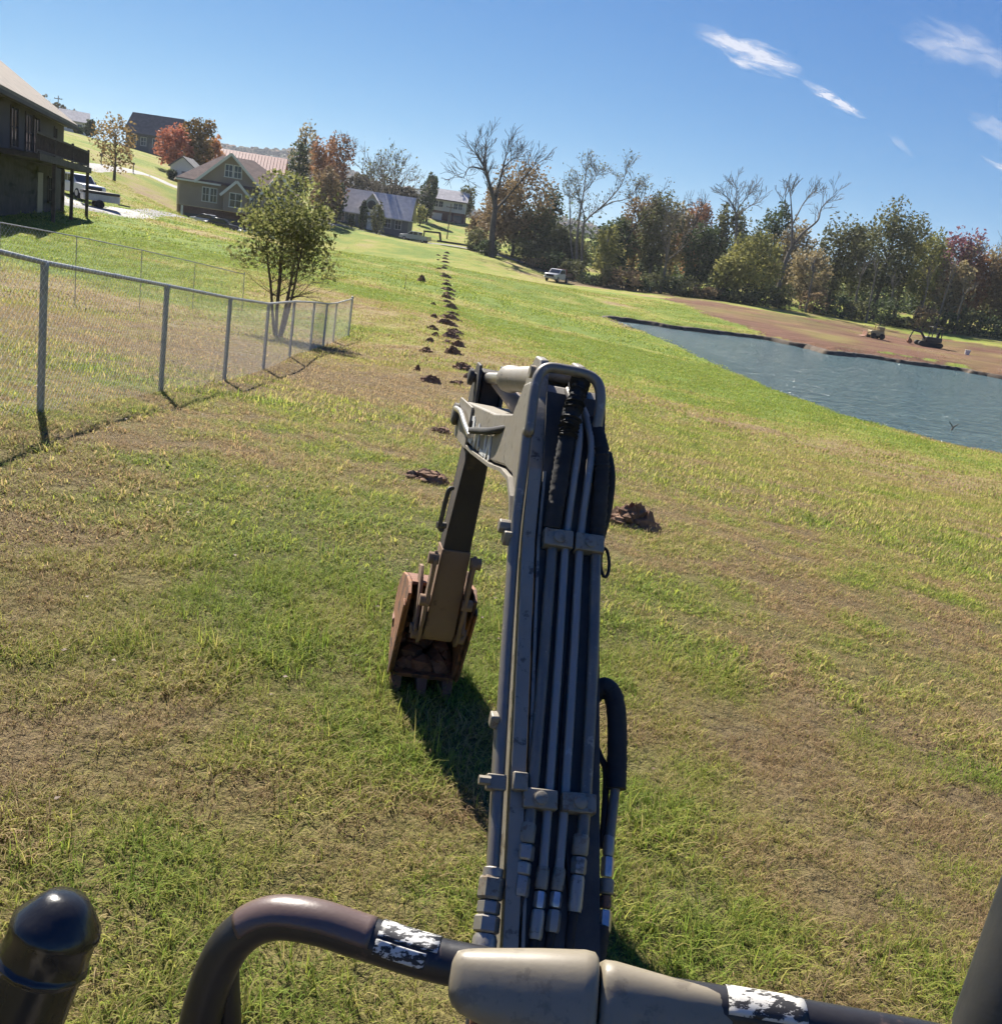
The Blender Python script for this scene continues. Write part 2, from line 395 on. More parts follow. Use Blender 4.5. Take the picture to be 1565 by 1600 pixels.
crp.color_ramp.elements[0].position = .3; crp.color_ramp.elements[1].position = .72
cm = N.new('ShaderNodeMapping'); cm.inputs['Scale'].default_value = (.25, 1.0, 1.0); L.new(geo.outputs['Position'], cm.inputs['Vector'])
L.new(tnoise(.55, 6, .65, cm.outputs[0]), crp.inputs[0])
at2 = N.new('ShaderNodeAttribute'); at2.attribute_name = 'thatch'
trp = N.new('ShaderNodeValToRGB'); trp.color_ramp.elements[0].color = (.045, .034, .018, 1); trp.color_ramp.elements[1].color = (.165, .125, .062, 1); trp.color_ramp.elements[0].position = .36; trp.color_ramp.elements[1].position = .66
L.new(tnoise(60, 5, .75), trp.inputs[0])
mth = N.new('ShaderNodeMixRGB'); L.new(at2.outputs['Fac'], mth.inputs[0]); L.new(val.outputs[0], mth.inputs[1]); L.new(trp.outputs[0], mth.inputs[2])
mx = N.new('ShaderNodeMixRGB'); L.new(ac.outputs['Fac'], mx.inputs[0]); L.new(mth.outputs[0], mx.inputs[1]); L.new(crp.outputs[0], mx.inputs[2])
L.new(mx.outputs[0], bs.inputs['Base Color']); bs.inputs['Roughness'].default_value = .95; bs.inputs['Specular IOR Level'].default_value = .15
bp = N.new('ShaderNodeBump'); bp.inputs['Strength'].default_value = .9; bp.inputs['Distance'].default_value = .06
L.new(nm('ADD', tnoise(22, 4, .7), nm('ADD', nm('MULTIPLY', tnoise(3.5, 3, .6), 1.6), nm('MULTIPLY', tnoise(.9, 4, .65), 5.0))), bp.inputs['Height']); L.new(bp.outputs[0], bs.inputs['Normal'])
g_o = raw('ground', V, Fq, gm, attrs={'dry': dryness(GX.ravel(), GY.ravel()), 'clay': clayness(GX.ravel(), GY.ravel()), 'thatch': .8 * (1 - smooth(9, 45, np.hypot(GX.ravel(), GY.ravel())))}, smooth_=True)
tag(g_o, kind='structure')

# ------------------------------------------------------------------ pond water
wm, nt, bs = new_mat('pond_water'); N = nt.nodes; L = nt.links
bs.inputs['Base Color'].default_value = (.105, .160, .158, 1); bs.inputs['Roughness'].default_value = .16; bs.inputs['IOR'].default_value = 1.333
geo = N.new('ShaderNodeNewGeometry')
mp_ = N.new('ShaderNodeMapping'); mp_.inputs['Rotation'].default_value = (0, 0, .5); mp_.inputs['Scale'].default_value = (1.0, 2.4, 1.0); L.new(geo.outputs['Position'], mp_.inputs['Vector'])
h = nm('ADD', tnoise(.32, 5, .62, mp_.outputs[0], .8), nm('MULTIPLY', tnoise(1.6, 3, .6, mp_.outputs[0]), .45))
bp = N.new('ShaderNodeBump'); bp.inputs['Strength'].default_value = 1.0; bp.inputs['Distance'].default_value = .75
L.new(h, bp.inputs['Height']); L.new(bp.outputs[0], bs.inputs['Normal'])
cx0, cy0 = pond_poly[:, 0].mean(), pond_poly[:, 1].mean()
pb = MB(); grow = [Vector((cx0 + (p[0] - cx0) * 1.1 - 1, cy0 + (p[1] - cy0) * 1.1 + (2 if p[1] > 88 else -2), WATER)) for p in pond_poly]
pb.add(grow, [tuple(range(len(grow)))])
tag(pb.build('pond', wm), kind='structure')

# ------------------------------------------------------------------ roads and drives draped on the ground
def drape(name, pts, width, mat, lift=.07):
    P = spline([Vector((p[0], p[1], 0)) for p in pts], 14); vs = []; fs = []
    for i, p in enumerate(P):
        t = (P[min(i + 1, len(P) - 1)] - P[max(i - 1, 0)]).normalized(); n = Vector((-t.y, t.x, 0))
        for k in (-1, -.33, .33, 1):
            q = p + n * width / 2 * k; vs.append((q.x, q.y, gz(q.x, q.y) + (lift if abs(k) < .9 else -.05)))
    for i in range(len(P) - 1):
        for k in range(3): fs.append((i * 4 + k, i * 4 + k + 1, i * 4 + 5 + k, i * 4 + 4 + k))
    mb = MB(); mb.add(vs, fs)
    return tag(mb.build(name, mat, smooth_angle=60), kind='structure')
concrete = M('concrete', (.36, .34, .31), .9, var=.15, scale=.6, bump=.2)
asphalt = M('asphalt', (.20, .19, .175), .9, var=.2, scale=.5, bump=.2)
mid_road = [spot(20, 70), spot(110, 70), spot(195, 76), spot(270, 95), spot(340, 108), spot(430, 140), spot(525, 168), spot(600, 176), spot(660, 181), spot(730, 180), spot(790, 175), spot(880, 160)]
drape('road', mid_road, 3.4, asphalt)
drape('driveway', [spot(60, 78), spot(110, 73), spot(165, 73), spot(215, 80)], 5.0, concrete, .1)
drape('lane', [spot(-40, 118), spot(90, 122), spot(160, 137), spot(225, 150), spot(290, 152), spot(360, 178)], 3.6, concrete)

# ------------------------------------------------------------------ far wooded ridge
ridge_m = M('ridge_forest', (.05, .062, .035), .95, col2=(.10, .085, .05), scale=.03, bump=.6, bscale=.2)
rv = []; nr = 260; nd = 26
for i in range(nr):
    a = math.radians(-62 + 124 * i / (nr - 1)); deg = math.degrees(a)
    for j in range(nd):
        d = 1240 + 1150 * j / (nd - 1)
        prof = math.sin(math.pi * min(1, j / (nd - 1) * .98 + .01)) ** .8
        top = 50 + 42 * math.exp(-((deg + 16) / 11) ** 2) + 8 * math.sin(deg * .31) + 6 * math.sin(deg * .9 + 1)
        x, y = d * math.sin(a), d * math.cos(a)
        rv.append((x, y, 6 + top * prof))
rv = np.array(rv)
rv[:, 2] += (fbm(rv[:, 0] / 60, rv[:, 1] / 60, 71, 3) - .5) * 12 - 3 * 0
ri = np.arange(nr * nd).reshape(nr, nd)
rF = np.stack([ri[:-1, :-1].ravel(), ri[1:, :-1].ravel(), ri[1:, 1:].ravel(), ri[:-1, 1:].ravel()], 1)
tag(raw('distant_hill', rv, rF, ridge_m, smooth_=True), kind='structure')

# ------------------------------------------------------------------ instanced ground cover (one object, template faces + carrier points)
def scatter(name, tv, tf, tattr, mat, P, yaw, scale, attrs, tilt=None):
    """tv, tf: template mesh; P: points carrying copies of it"""
    me = bpy.data.meshes.new(name); nt_, npnt = len(tv), len(P)
    allv = np.concatenate([np.asarray(tv, np.float32), np.asarray(P, np.float32)])
    tf = np.asarray(tf, np.int32); k = tf.shape[1]
    me.vertices.add(len(allv)); me.vertices.foreach_set('co', allv.ravel())
    me.loops.add(tf.size); me.loops.foreach_set('vertex_index', tf.ravel())
    me.polygons.add(len(tf)); me.polygons.foreach_set('loop_start', np.arange(0, tf.size, k, dtype=np.int32)); me.polygons.foreach_set('loop_total', np.full(len(tf), k, np.int32))
    def put(an, a, b, typ='FLOAT'):
        A = me.attributes.new(an, typ, 'POINT'); A.data.foreach_set('value', np.concatenate([a, b]).astype(bool if typ == 'BOOLEAN' else np.float32))
    z = np.zeros(nt_); zp = np.zeros(npnt)
    put('carrier', z, zp + 1, 'BOOLEAN'); put('yaw', z, yaw); put('size', z + 1, scale)
    for an, arr in attrs.items(): put(an, z, arr)
    for an, arr in tattr.items(): put(an, arr, zp)
    me.update(); me.materials.append(mat)
    o = bpy.data.objects.new(name, me); COL.objects.link(o)
    ng = bpy.data.node_groups.new(name + '_scatter', 'GeometryNodeTree')
    ng.interface.new_socket('Geometry', in_out='INPUT', socket_type='NodeSocketGeometry'); ng.interface.new_socket('Geometry', in_out='OUTPUT', socket_type='NodeSocketGeometry')
    n = ng.nodes; l = ng.links
    gi = n.new('NodeGroupInput'); go = n.new('NodeGroupOutput')
    def na(an, typ):
        q = n.new('GeometryNodeInputNamedAttribute'); q.data_type = typ; q.inputs['Name'].default_value = an; return q.outputs['Attribute']
    sp = n.new('GeometryNodeSeparateGeometry'); sp.domain = 'POINT'
    l.new(gi.outputs[0], sp.inputs['Geometry']); l.new(na('carrier', 'BOOLEAN'), sp.inputs['Selection'])
    ip = n.new('GeometryNodeInstanceOnPoints'); l.new(sp.outputs['Selection'], ip.inputs['Points']); l.new(sp.outputs['Inverted'], ip.inputs['Instance'])
    cb = n.new('ShaderNodeCombineXYZ'); l.new(na('yaw', 'FLOAT'), cb.inputs[2]); l.new(cb.outputs[0], ip.inputs['Rotation'])
    l.new(na('size', 'FLOAT'), ip.inputs['Scale'])
    l.new(ip.outputs[0], go.inputs[0])
    md = o.modifiers.new('scatter', 'NODES'); md.node_group = ng
    return o

# grass tuft: many narrow bent blades, most of them lying low like a mown lawn
def tuft(rng, n, rad, hmin, hmax, flat, wid):
    V = []; F = []; A = []
    for i in range(n):
        a = rng.uniform(0, 6.283); r = rad * math.sqrt(rng.uniform(0, 1)); bx, by = r * math.cos(a), r * math.sin(a)
        L_ = rng.uniform(hmin, hmax); d = rng.uniform(0, 6.283)
        lean = rng.uniform(.15, 1.0) if rng.random() > flat else rng.uniform(.95, 1.45)
        dx, dy = math.cos(d), math.sin(d); w = wid * rng.uniform(.6, 1.3); px, py = -dy * w, dx * w
        o = len(V); x, y, z = bx, by, -.012; ang = lean * .45
        for k, f in enumerate((1.0, .85, .5, .08)):
            V.append((x - px * f, y - py * f, z)); V.append((x + px * f, y + py * f, z))
            x += dx * math.sin(ang) * L_ / 3; y += dy * math.sin(ang) * L_ / 3; z += math.cos(ang) * L_ / 3; ang = min(ang + lean * .42, 1.75)
        for k in range(3): F.append((o + 2 * k, o + 2 * k + 1, o + 2 * k + 3, o + 2 * k + 2))
        A += [rng.random()] * 8
    return np.array(V), np.array(F), np.array(A)
grm, nt, bs = new_mat('grass_blade'); N = nt.nodes; L = nt.links
ad = N.new('ShaderNodeAttribute'); ad.attribute_name = 'dry'; ad.attribute_type = 'INSTANCER'
ar = N.new('ShaderNodeAttribute'); ar.attribute_name = 'blade'
geo = N.new('ShaderNodeNewGeometry')
ar2 = nm('FRACT', nm('MULTIPLY', ar.outputs['Fac'], 7.31))
dsum = nm('ADD', ad.outputs['Fac'], nm('MULTIPLY', nm('SUBTRACT', ar.outputs['Fac'], .5), .9), True)
rp = lawn_nodes(nt, dsum, None)
hv = N.new('ShaderNodeHueSaturation'); L.new(rp.outputs[0], hv.inputs['Color']); L.new(nm('ADD', .65, nm('MULTIPLY', ar2, 1.25)), hv.inputs['Value'])
L.new(hv.outputs[0], bs.inputs['Base Color']); bs.inputs['Roughness'].default_value = .7; bs.inputs['Specular IOR Level'].default_value = .2
tr = N.new('ShaderNodeBsdfTranslucent'); L.new(hv.outputs[0], tr.inputs[0])
ms = N.new('ShaderNodeMixShader'); ms.inputs[0].default_value = .5; L.new(bs.outputs[0], ms.inputs[1]); L.new(tr.outputs[0], ms.inputs[2])
L.new(ms.outputs[0], N['Material Output'].inputs['Surface'])
nrng = np.random.default_rng(5); prng = random.Random(11)
def lawn_points(r0, r1, dens, amax=42):
    area = math.radians(2 * amax) * (r1 * r1 - r0 * r0) / 2; n = int(area * dens)
    a = np.radians(nrng.uniform(-amax, amax, n)); r = np.sqrt(nrng.uniform(r0 * r0, r1 * r1, n))
    x, y = r * np.sin(a), r * np.cos(a); ok = pond_sd(x, y) > .25
    ok &= clayness(x, y) < .3
    x, y = x[ok], y[ok]
    return np.stack([x, y, gzv(x, y)], 1)
for (r0, r1, dens, n, rad, hmin, hmax, flat, wid, sc) in [
        (1.0, 5.5, 360, 30, .09, .04, .092, .8, .0017, 1.0), (1.0, 6.0, 40, 15, .05, .06, .13, .3, .0019, 1.0), (1.0, 9.0, 30, 9, .10, .07, .15, 1.0, .0013, 1.0),
        (5.5, 12.0, 170, 28, .12, .04, .088, .75, .0026, 1.0), (12.0, 26.0, 60, 28, .18, .035, .075, .7, .0042, 1.1), (26.0, 60.0, 11, 30, .36, .05, .09, .6, .009, 1.15), (60.0, 135.0, 1.6, 30, .8, .06, .12, .6, .02, 1.2)]:
    P = lawn_points(r0, r1, dens, 72 if r1 < 13 else 48)
    d = dryness(P[:, 0], P[:, 1])
    tall = hmax == .13; straw = hmax == .15
    if straw: d = np.full(len(d), .74)
    if tall:
        keep = (d < .42) & (nrng.random(len(d)) < .8); P = P[keep]; d = d[keep] - .08
    tv, tf, ta = tuft(prng, n, rad, hmin, hmax, flat, wid)
    cn = fbm(P[:, 0] / .24, P[:, 1] / .24, 133, 3)
    s = nrng.uniform(.7, 1.2, len(P)) * sc * (1.0 - .25 * (d > .7)) * np.clip(.15 + 1.75 * cn, .45, 1.6)
    o = scatter('grass', tv, tf, {'blade': ta}, grm, P, nrng.uniform(0, 6.283, len(P)), s, {'dry': np.clip(d + nrng.normal(0, .09, len(P)), 0, 1)})
    tag(o, 'tall loose grass tufts in the near lawn' if tall else 'cut dry straw lying loose on the near lawn' if straw else 'short mown lawn grass, green mixed with straw', 'grass', kind='stuff')

# ------------------------------------------------------------------ dirt mounds of the trench line
soil = M('red_soil', (.125, .072, .042), .95, col2=(.30, .165, .092), scale=7, bump=.8, bscale=30, fac=(.3, .75))
def mound(p, w, hgt, seed, label, elong=1.0, group=None, clods=0):
    rng = random.Random(seed); mb = MB(); nr_, ns = 7, 16; vs = []; fs = []
    ph = [rng.uniform(0, 6.28) for _ in range(4)]
    def hh(x, y):
        return 0
    yaw = rng.uniform(-.3, .3)
    for i in range(nr_ + 1):
        f = i / nr_
        for k in range(ns):
            a = 6.283 * k / ns; rr = f * w / 2 * (1 + .22 * math.sin(2 * a + ph[0]) + .14 * math.sin(3 * a + ph[1]) + .1 * math.sin(5 * a + ph[2]))
            x = rr * math.cos(a); y = rr * math.sin(a) * .75 * elong
            z = hgt * max(0, (1 - f ** 2.6)) * (.45 + .95 * rng.random()) * (1 + .4 * math.sin(a + ph[3]) * f)
            g = gz(p.x + x, p.y + y) - p.z
            vs.append((x, y, z + g - (.04 if i == nr_ else .0) + .01))
    for i in range(nr_):
        for k in range(ns):
            k2 = (k + 1) % ns; fs.append((i * ns + k, i * ns + k2, (i + 1) * ns + k2, (i + 1) * ns + k))
    mb.add(vs, fs)
    for c in range(clods):
        a = rng.uniform(0, 6.28); rr = w * .62 * rng.random() ** .6; s = rng.uniform(.025, .085) * (1.2 - rr / w)
        x, y = rr * math.cos(a), rr * math.sin(a) * .75
        z = gz(p.x + x, p.y + y) - p.z + hgt * max(0, 1 - (2 * rr / w) ** 1.5) * .85
        bmx = bmesh.new(); bmesh.ops.create_icosphere(bmx, subdivisions=1, radius=s)
        for v_ in bmx.verts: v_.co *= rng.uniform(.6, 1.3); v_.co.z *= .75
        mb.add([v_.co + Vector((x, y, z + s * .25)) for v_ in bmx.verts], [tuple(v_.index for v_ in f_.verts) for f_ in bmx.faces]); bmx.free()
    o = mb.build('dirt_mound', soil, loc=p)
    return tag(o, label, 'dirt mound', group)
main_row = [(740, 592, 21), (724, 578, 27), (708, 553, 18), (717, 541, 15), (699, 536, 13), (704, 528, 24), (711, 520, 21), (700, 507, 22), (703, 499, 24), (706, 491, 15), (703, 481, 18), (698, 472, 14), (700, 466, 14), (701, 460, 13), (699.5, 453.5, 16), (696.5, 445.5, 13), (697, 439.5, 12), (695, 433, 12), (692, 428, 10), (693.5, 419.5, 8), (696.5, 415.5, 9), (696.5, 410, 9), (695.5, 404.5, 8), (695.5, 400, 7), (698.5, 395.5, 6)]
for i, (u, v, w) in enumerate(main_row):
    p, D = hit(u, v)
    mound(p, w * D / FPX * 1.45, (.17 if i not in (2,) else .32) * (1 + .3 * math.sin(i * 2.7)) * min(1.3, .55 + w * D / FPX * .6), 100 + i, 'brown dirt mound in the main row across the field, %s from the near end' % ORD[i], .8, 'mounds in the main dirt row', 14 if i < 12 else 0)
left_row = [(671, 597, 30), (652, 579, 7), (665, 550, 22), (671, 534, 12), (680, 525, 10), (676, 514, 16), (678, 496, 12), (677, 476, 8), (685, 399, 6), (684, 406, 5), (686, 420, 7)]
for i, (u, v, w) in enumerate(left_row):
    p, D = hit(u, v)
    mound(p, w * D / FPX * 1.1, .12, 200 + i, 'low scatter of dirt left of the main dirt row, %s from the near end' % ORD[i], .7, 'loose dirt left of the main row', 10 if i < 7 else 0)
for (u, v, w, hgt, cl, lab) in [(670, 752, 62, .07, 50, 'flat patch of dark dug dirt in the grass left of the boom'), (985, 822, 78, .17, 90, 'reddish pile of dirt clods just right of the boom'),
                                (659, 440, 17, .42, 20, 'dark lone dirt heap on the slope left of the far mounds'), (690, 676, 26, .04, 16, 'thin scatter of clods left of the boom top'), (713, 600, 16, .06, 14, 'small red soil spill beside the boom elbow')]:
    p, D = hit(u, v); mound(p, w * D / FPX, hgt, int(u), lab, .9, None, cl)

# ------------------------------------------------------------------ chain-link fence
galv = M('galvanised_steel', (.30, .31, .30), .5, .5, var=.18, scale=9, bump=.1)
wire_m = M('fence_wire', (.78, .78, .74), .5, .1, var=.1)
def link_fence(name, posts, h, label, pitch, top_r=.021, post_r=.03, wire=.0011, barbs=True):
    """posts: list of (base, top) world points"""
    root = empty(name, posts[0][0], label=label, cat='fence'); o0 = Vector(posts[0][0])
    for i, (b, t) in enumerate(posts):
        b = Vector(b) - o0; t = Vector(t) - o0; end = i == len(posts) - 1
        r = post_r * (1.25 if end else 1)
        d = (t - b).normalized()
        po = MB().tube([b - d * .15, t + d * (.05 if end else -.02)], r, 12).build('post', galv, root, 40)
        cp = MB(); q = t + d * (.05 if end else -.02)
        cp.lathe(q - d * .02, q + d * .1, [(0, r * 1.12), (.03, r * 1.15), (.045, r * .9), (.06, r * .4)], 12); cp.build('cap', galv, po, 40)
        if barbs:
            for f in (.18, .4, .62, .84):
                c = b + (t - b) * f; MB().tube([c - d * .004, c + d * .004], r * 1.12, 10).build('wire_tie', galv, po, 40)
    rail = MB()
    tops = [Vector(t) - o0 for b, t in posts]
    for i in range(len(tops) - 1):
        a, b = tops[i], tops[i + 1]; d = (b - a).normalized()
        rail = MB(); rail.tube([a + d * .004, b - d * .004], top_r, 10); rail.tube([a + (b - a) * .5 - d * .08, a + (b - a) * .5 + d * .08], top_r * 1.15, 10)
        rail.build('top_rail', galv, root, 40)
    for i in range(len(posts) - 1):
        b0, t0 = [Vector(x) - o0 for x in posts[i]]; b1, t1 = [Vector(x) - o0 for x in posts[i + 1]]
        L_ = (b1 - b0).length; up0 = (t0 - b0).normalized(); up1 = (t1 - b1).normalized()
        side = (b1 - b0).normalized().cross(up0) * .028
        hb = .05; mb_v = []; mb_f = []
        H_ = h
        def pt(s, z):
            f = s / L_; top = t0.lerp(t1, f); up = up0.lerp(up1, f); return top - up * (H_ - z) + side
        n = int((L_ + H_) / pitch) + 1
        for fam in (0, 1):
            for k in range(n + 1):
                s0 = k * pitch - H_; z0, z1 = 0, H_ + (.03 if barbs else 0)
                if fam == 0: a, c = (s0, z0), (s0 + z1, z1)
                else: a, c = (s0 + H_, z0), (s0 + H_ - z1, z1)
                (sa, za), (sc, zc) = a, c
                if sa > sc: (sa, za), (sc, zc) = (sc, zc), (sa, za)
                if sc <= 0 or sa >= L_: continue
                if sa < 0: za += (zc - za) * (0 - sa) / (sc - sa); sa = 0
                if sc > L_: zc = za + (zc - za) * (L_ - sa) / (sc - sa); sc = L_
                if sc - sa < .01: continue
                p, q = pt(sa, za), pt(sc, zc); d = (q - p).normalized(); x = d.orthogonal().normalized(); y = d.cross(x); o = len(mb_v)
                for e in (p, q):
                    for j in range(3):
                        an = 2.094 * j; mb_v.append(e + (x * math.cos(an) + y * math.sin(an)) * wire)
                for j in range(3): mb_f.append((o + j, o + (j + 1) % 3, o + 3 + (j + 1) % 3, o + 3 + j))
        m = MB(); m.add(mb_v, mb_f); m.build('wire_mesh', wire_m, root)['kind'] = 'stuff'
    return root
FH = 1.22
fpx = [(-130, 7.0 - 3.2, 1.4), (69, 8.0, 1.22), (256, 11.2, 1.22), (355, 14.3, 1.22), (416, 18.0, 1.22), (457, 21.3, 1.22), (489, 24.6, 1.22), (509.5, 27.8, 1.22), (525, 30.6, 1.22), (549, 33.4, 1.28)]
posts = []
for (u, D, h) in fpx:
    b = spot(u - (6 if D < 9 else 5), D); posts.append((b, b + Vector((0.012, 0, h))))
_q = Vector(at(-370, 303, 4.9)); posts[0] = (gp(_q.x, _q.y), _q)
link_fence('chain_link_fence', posts, FH, 'galvanised chain-link fence along the near left edge of the lawn', .075)
fpx2 = [(-120, 17.5), (0, 21), (120, 24), (222, 27.5), (305, 31), (382, 34.5)]
posts2 = []
for (u, D) in fpx2:
    t = at(u, 335 + u * .245, D); b = gp(t[0], t[1]); posts2.append((b, Vector((b.x, b.y, max(b.z + 1.0, min(b.z + 1.7, t[2]))))))
link_fence('chain_link_fence', posts2, FH, 'faint thin chain-link fence farther back, behind the near fence', .13, .014, .011, .0012, False)

# ------------------------------------------------------------------ cut earth bank along the far shore
bank_m = M('bank_earth', (.055, .040, .028), .95, col2=(.14, .10, .065), scale=1.2, bump=.8, bscale=5)
sp_ = spline([Vector((p[0], p[1], 0)) for p in ([near_shore[1]] + [near_shore[0]] + far_shore[::-1] + [np.array([68, 92, 0]), np.array([78, 82, 0])])], 22)
bv = []; bf = []; brn_ = random.Random(6)
for i, p in enumerate(sp_):
    t = (sp_[min(i + 1, len(sp_) - 1)] - sp_[max(i - 1, 0)]).normalized(); n = Vector((-t.y, t.x, 0))
    k = min(1, i / 22.0); hh_ = (.10 + .34 * k) * (.6 + .5 * float(fbm(np.array([p.x / 2.5]), np.array([p.y / 2.5]), 4, 3)[0])); j_ = (float(fbm(np.array([p.x / 1.6]), np.array([p.y / 1.6]), 14, 3)[0]) - .5) * 1.6
    for (o, z) in ((-.40, -.25), (-.22, .04), (-.06, hh_ * .75), (.06, hh_), (.40, hh_ + .01), (1.3, hh_ - .45)):
        q = p + n * (o + j_); bv.append((q.x, q.y, WATER + z + brn_.uniform(-.02, .02)))
for i in range(len(sp_) - 1):
    for k in range(5): bf.append((i * 6 + k, i * 6 + k + 1, i * 6 + 7 + k, i * 6 + 6 + k))
bk_ = MB(); bk_.add(bv, bf); tag(bk_.build('pond_bank', bank_m, smooth_angle=35), kind='structure')

# ------------------------------------------------------------------ thin autumn haze filling the valley
hz = MB(); hz.span(-3330, 3360, -3300, 3390, -9, 190)
hm = bpy.data.materials.new('haze'); hm.use_nodes = True; hn = hm.node_tree.nodes; hn.clear()
ho = hn.new('ShaderNodeOutputMaterial'); hv_ = hn.new('ShaderNodeVolumePrincipled'); hv_.inputs['Color'].default_value = (.86, .91, 1.0, 1); hv_.inputs['Density'].default_value = .00013; hv_.inputs['Anisotropy'].default_value = .25
hm.node_tree.links.new(hv_.outputs[0], ho.inputs['Volume'])
tag(hz.build('haze', hm), 'thin pale haze in the air over the whole valley', 'haze', kind='stuff')

# ------------------------------------------------------------------ high cirrus, thin sheets on one cloud layer
CLOUD_Z = 1500.0
def on_layer(u, v):
    r = at(u, v, 1.0) - v_c; return v_c + r * ((CLOUD_Z - EYE) / r[2])
def cirrus(p0, p1, width, dens, seed, lab):
    p0 = Vector((p0[0], p0[1], CLOUD_Z)); p1 = Vector((p1[0], p1[1], CLOUD_Z)); ax = p1 - p0; L_ = ax.length
    m = bpy.data.materials.new('cirrus'); m.use_nodes = True; N = m.node_tree.nodes; L = m.node_tree.links; N.clear()
    def mt(op, a, b=None, cl=False):
        n = N.new('ShaderNodeMath'); n.operation = op; n.use_clamp = cl
        for i, x in enumerate((a, b)):
            if x is None: continue
            if isinstance(x, (int, float)): n.inputs[i].default_value = x
            else: L.new(x, n.inputs[i])
        return n.outputs[0]
    tc = N.new('ShaderNodeTexCoord'); sx = N.new('ShaderNodeSeparateXYZ'); L.new(tc.outputs['Generated'], sx.inputs[0])
    s = mt('MULTIPLY', mt('SUBTRACT', sx.outputs[0], .5), 2.0); t = mt('MULTIPLY', mt('SUBTRACT', sx.outputs[1], .5), 2.0)
    def nz(kx, ky, sd, det=7, ds=.6):
        cb = N.new('ShaderNodeCombineXYZ'); L.new(mt('MULTIPLY', s, kx), cb.inputs[0]); L.new(mt('MULTIPLY', t, ky), cb.inputs[1]); cb.inputs[2].default_value = sd
        n = N.new('ShaderNodeTexNoise'); n.inputs['Scale'].default_value = 1.0; n.inputs['Detail'].default_value = det; n.inputs['Roughness'].default_value = .62; n.inputs['Distortion'].default_value = ds; L.new(cb.outputs[0], n.inputs['Vector']); return n.outputs['Fac']
    w1 = mt('MULTIPLY', mt('SUBTRACT', nz(1.5, 1.2, seed + 30, 3), .5), .9)
    tw = mt('ADD', t, w1); sw = mt('ADD', s, mt('MULTIPLY', w1, .5))
    r2 = mt('ADD', mt('MULTIPLY', mt('MULTIPLY', sw, sw), 1.7), mt('MULTIPLY', mt('MULTIPLY', tw, tw), 3.2))
    mask = mt('SUBTRACT', 1.0, r2, True)
    edge = mt('MULTIPLY', mt('SUBTRACT', 1.0, mt('MULTIPLY', s, s), True), mt('SUBTRACT', 1.0, mt('MULTIPLY', t, t), True))
    k = mt('MULTIPLY', mt('SUBTRACT', mt('ADD', mt('MULTIPLY', nz(2.4, 2.2, seed), 1.5), mt('MULTIPLY', mask, .75)), 1.02, True), mt('ADD', .35, mt('MULTIPLY', nz(9, 26, seed + 3, 4, 1.2), 1.3)))
    a = mt('MINIMUM', mt('MULTIPLY', mt('POWER', mt('MULTIPLY', mt('MULTIPLY', k, dens), mt('MULTIPLY', edge, 1.5)), 1.3), .70), .80)
    tr = N.new('ShaderNodeBsdfTransparent'); tl = N.new('ShaderNodeBsdfTranslucent'); tl.inputs[0].default_value = (.36, .365, .38, 1)
    ms = N.new('ShaderNodeMixShader'); L.new(a, ms.inputs[0]); L.new(tr.outputs[0], ms.inputs[1]); L.new(tl.outputs[0], ms.inputs[2])
    o_ = N.new('ShaderNodeOutputMaterial'); L.new(ms.outputs[0], o_.inputs['Surface'])
    mb = MB(); mb.add([(-L_ / 2, -width / 2, 0), (L_ / 2, -width / 2, 0), (L_ / 2, width / 2, 0), (-L_ / 2, width / 2, 0)], [(0, 1, 2, 3)])
    o = mb.build('cirrus_cloud', m, loc=(p0 + p1) / 2); o.rotation_euler = (0, 0, math.atan2(ax.y, ax.x))
    return tag(o, lab, 'cloud', kind='stuff')
for (a_, b_, wd, de, sd, lab) in [
        ((1030, 10), (1290, 145), 950, 1.7, 1.7, 'broad white wisp of cirrus, brightest cloud in the sky'), ((1225, 105), (1375, 200), 430, 2.2, 4.2, 'narrow white streak of cirrus trailing below the broad wisp'),
        ((1340, -20), (1640, 150), 1100, .8, 7.9, 'faint cirrus veil at the top right corner'), ((1470, 130), (1660, 270), 900, .9, 2.3, 'soft cirrus patch at the right edge'),
        ((1495, 225), (1650, 305), 420, 1.4, 9.1, 'small bright cirrus streak lowest at the right edge'), ((1370, 190), (1435, 255), 260, .5, 5.5, 'tiny faint cirrus fleck below the streak')]:
    cirrus(on_layer(*a_), on_layer(*b_), wd, de, sd, lab)
for (p0, p1, wd, de, sd) in [((5200, 2600), (7400, 1800), 1100, 1.4, 11.0), ((2600, -1800), (5000, -2600), 1100, 1.2, 13.0), ((-4200, -1600), (-1800, -3400), 900, 1.1, 15.0)]:
    cirrus(p0, p1, wd, de, sd, 'thin cirrus wisp elsewhere in the sky')['group'] = 'cirrus elsewhere in the sky'

# ------------------------------------------------------------------ a few fallen leaves on the lawn
nf = 420; fr = np.random.default_rng(19); aa = np.radians(fr.uniform(-42, 42, nf)); rr_ = np.sqrt(fr.uniform(1.5, 15.0 ** 2, nf)); fx_, fy_ = rr_ * np.sin(aa), rr_ * np.cos(aa)
fm_, nt, bs = new_mat('fallen_leaf'); N = nt.nodes; L = nt.links; ad = N.new('ShaderNodeAttribute'); ad.attribute_name = 'hue'; ad.attribute_type = 'INSTANCER'
rp = N.new('ShaderNodeValToRGB'); rp.color_ramp.elements[0].color = (.07, .035, .018, 1); rp.color_ramp.elements[1].color = (.13, .08, .04, 1); L.new(ad.outputs['Fac'], rp.inputs[0]); L.new(rp.outputs[0], bs.inputs['Base Color']); bs.inputs['Roughness'].default_value = .7
lv_ = np.array([(-.026, 0, .004), (-.006, .015, .012), (.02, .012, .002), (.034, 0, .010), (.018, -.014, .014), (-.008, -.012, .0)])
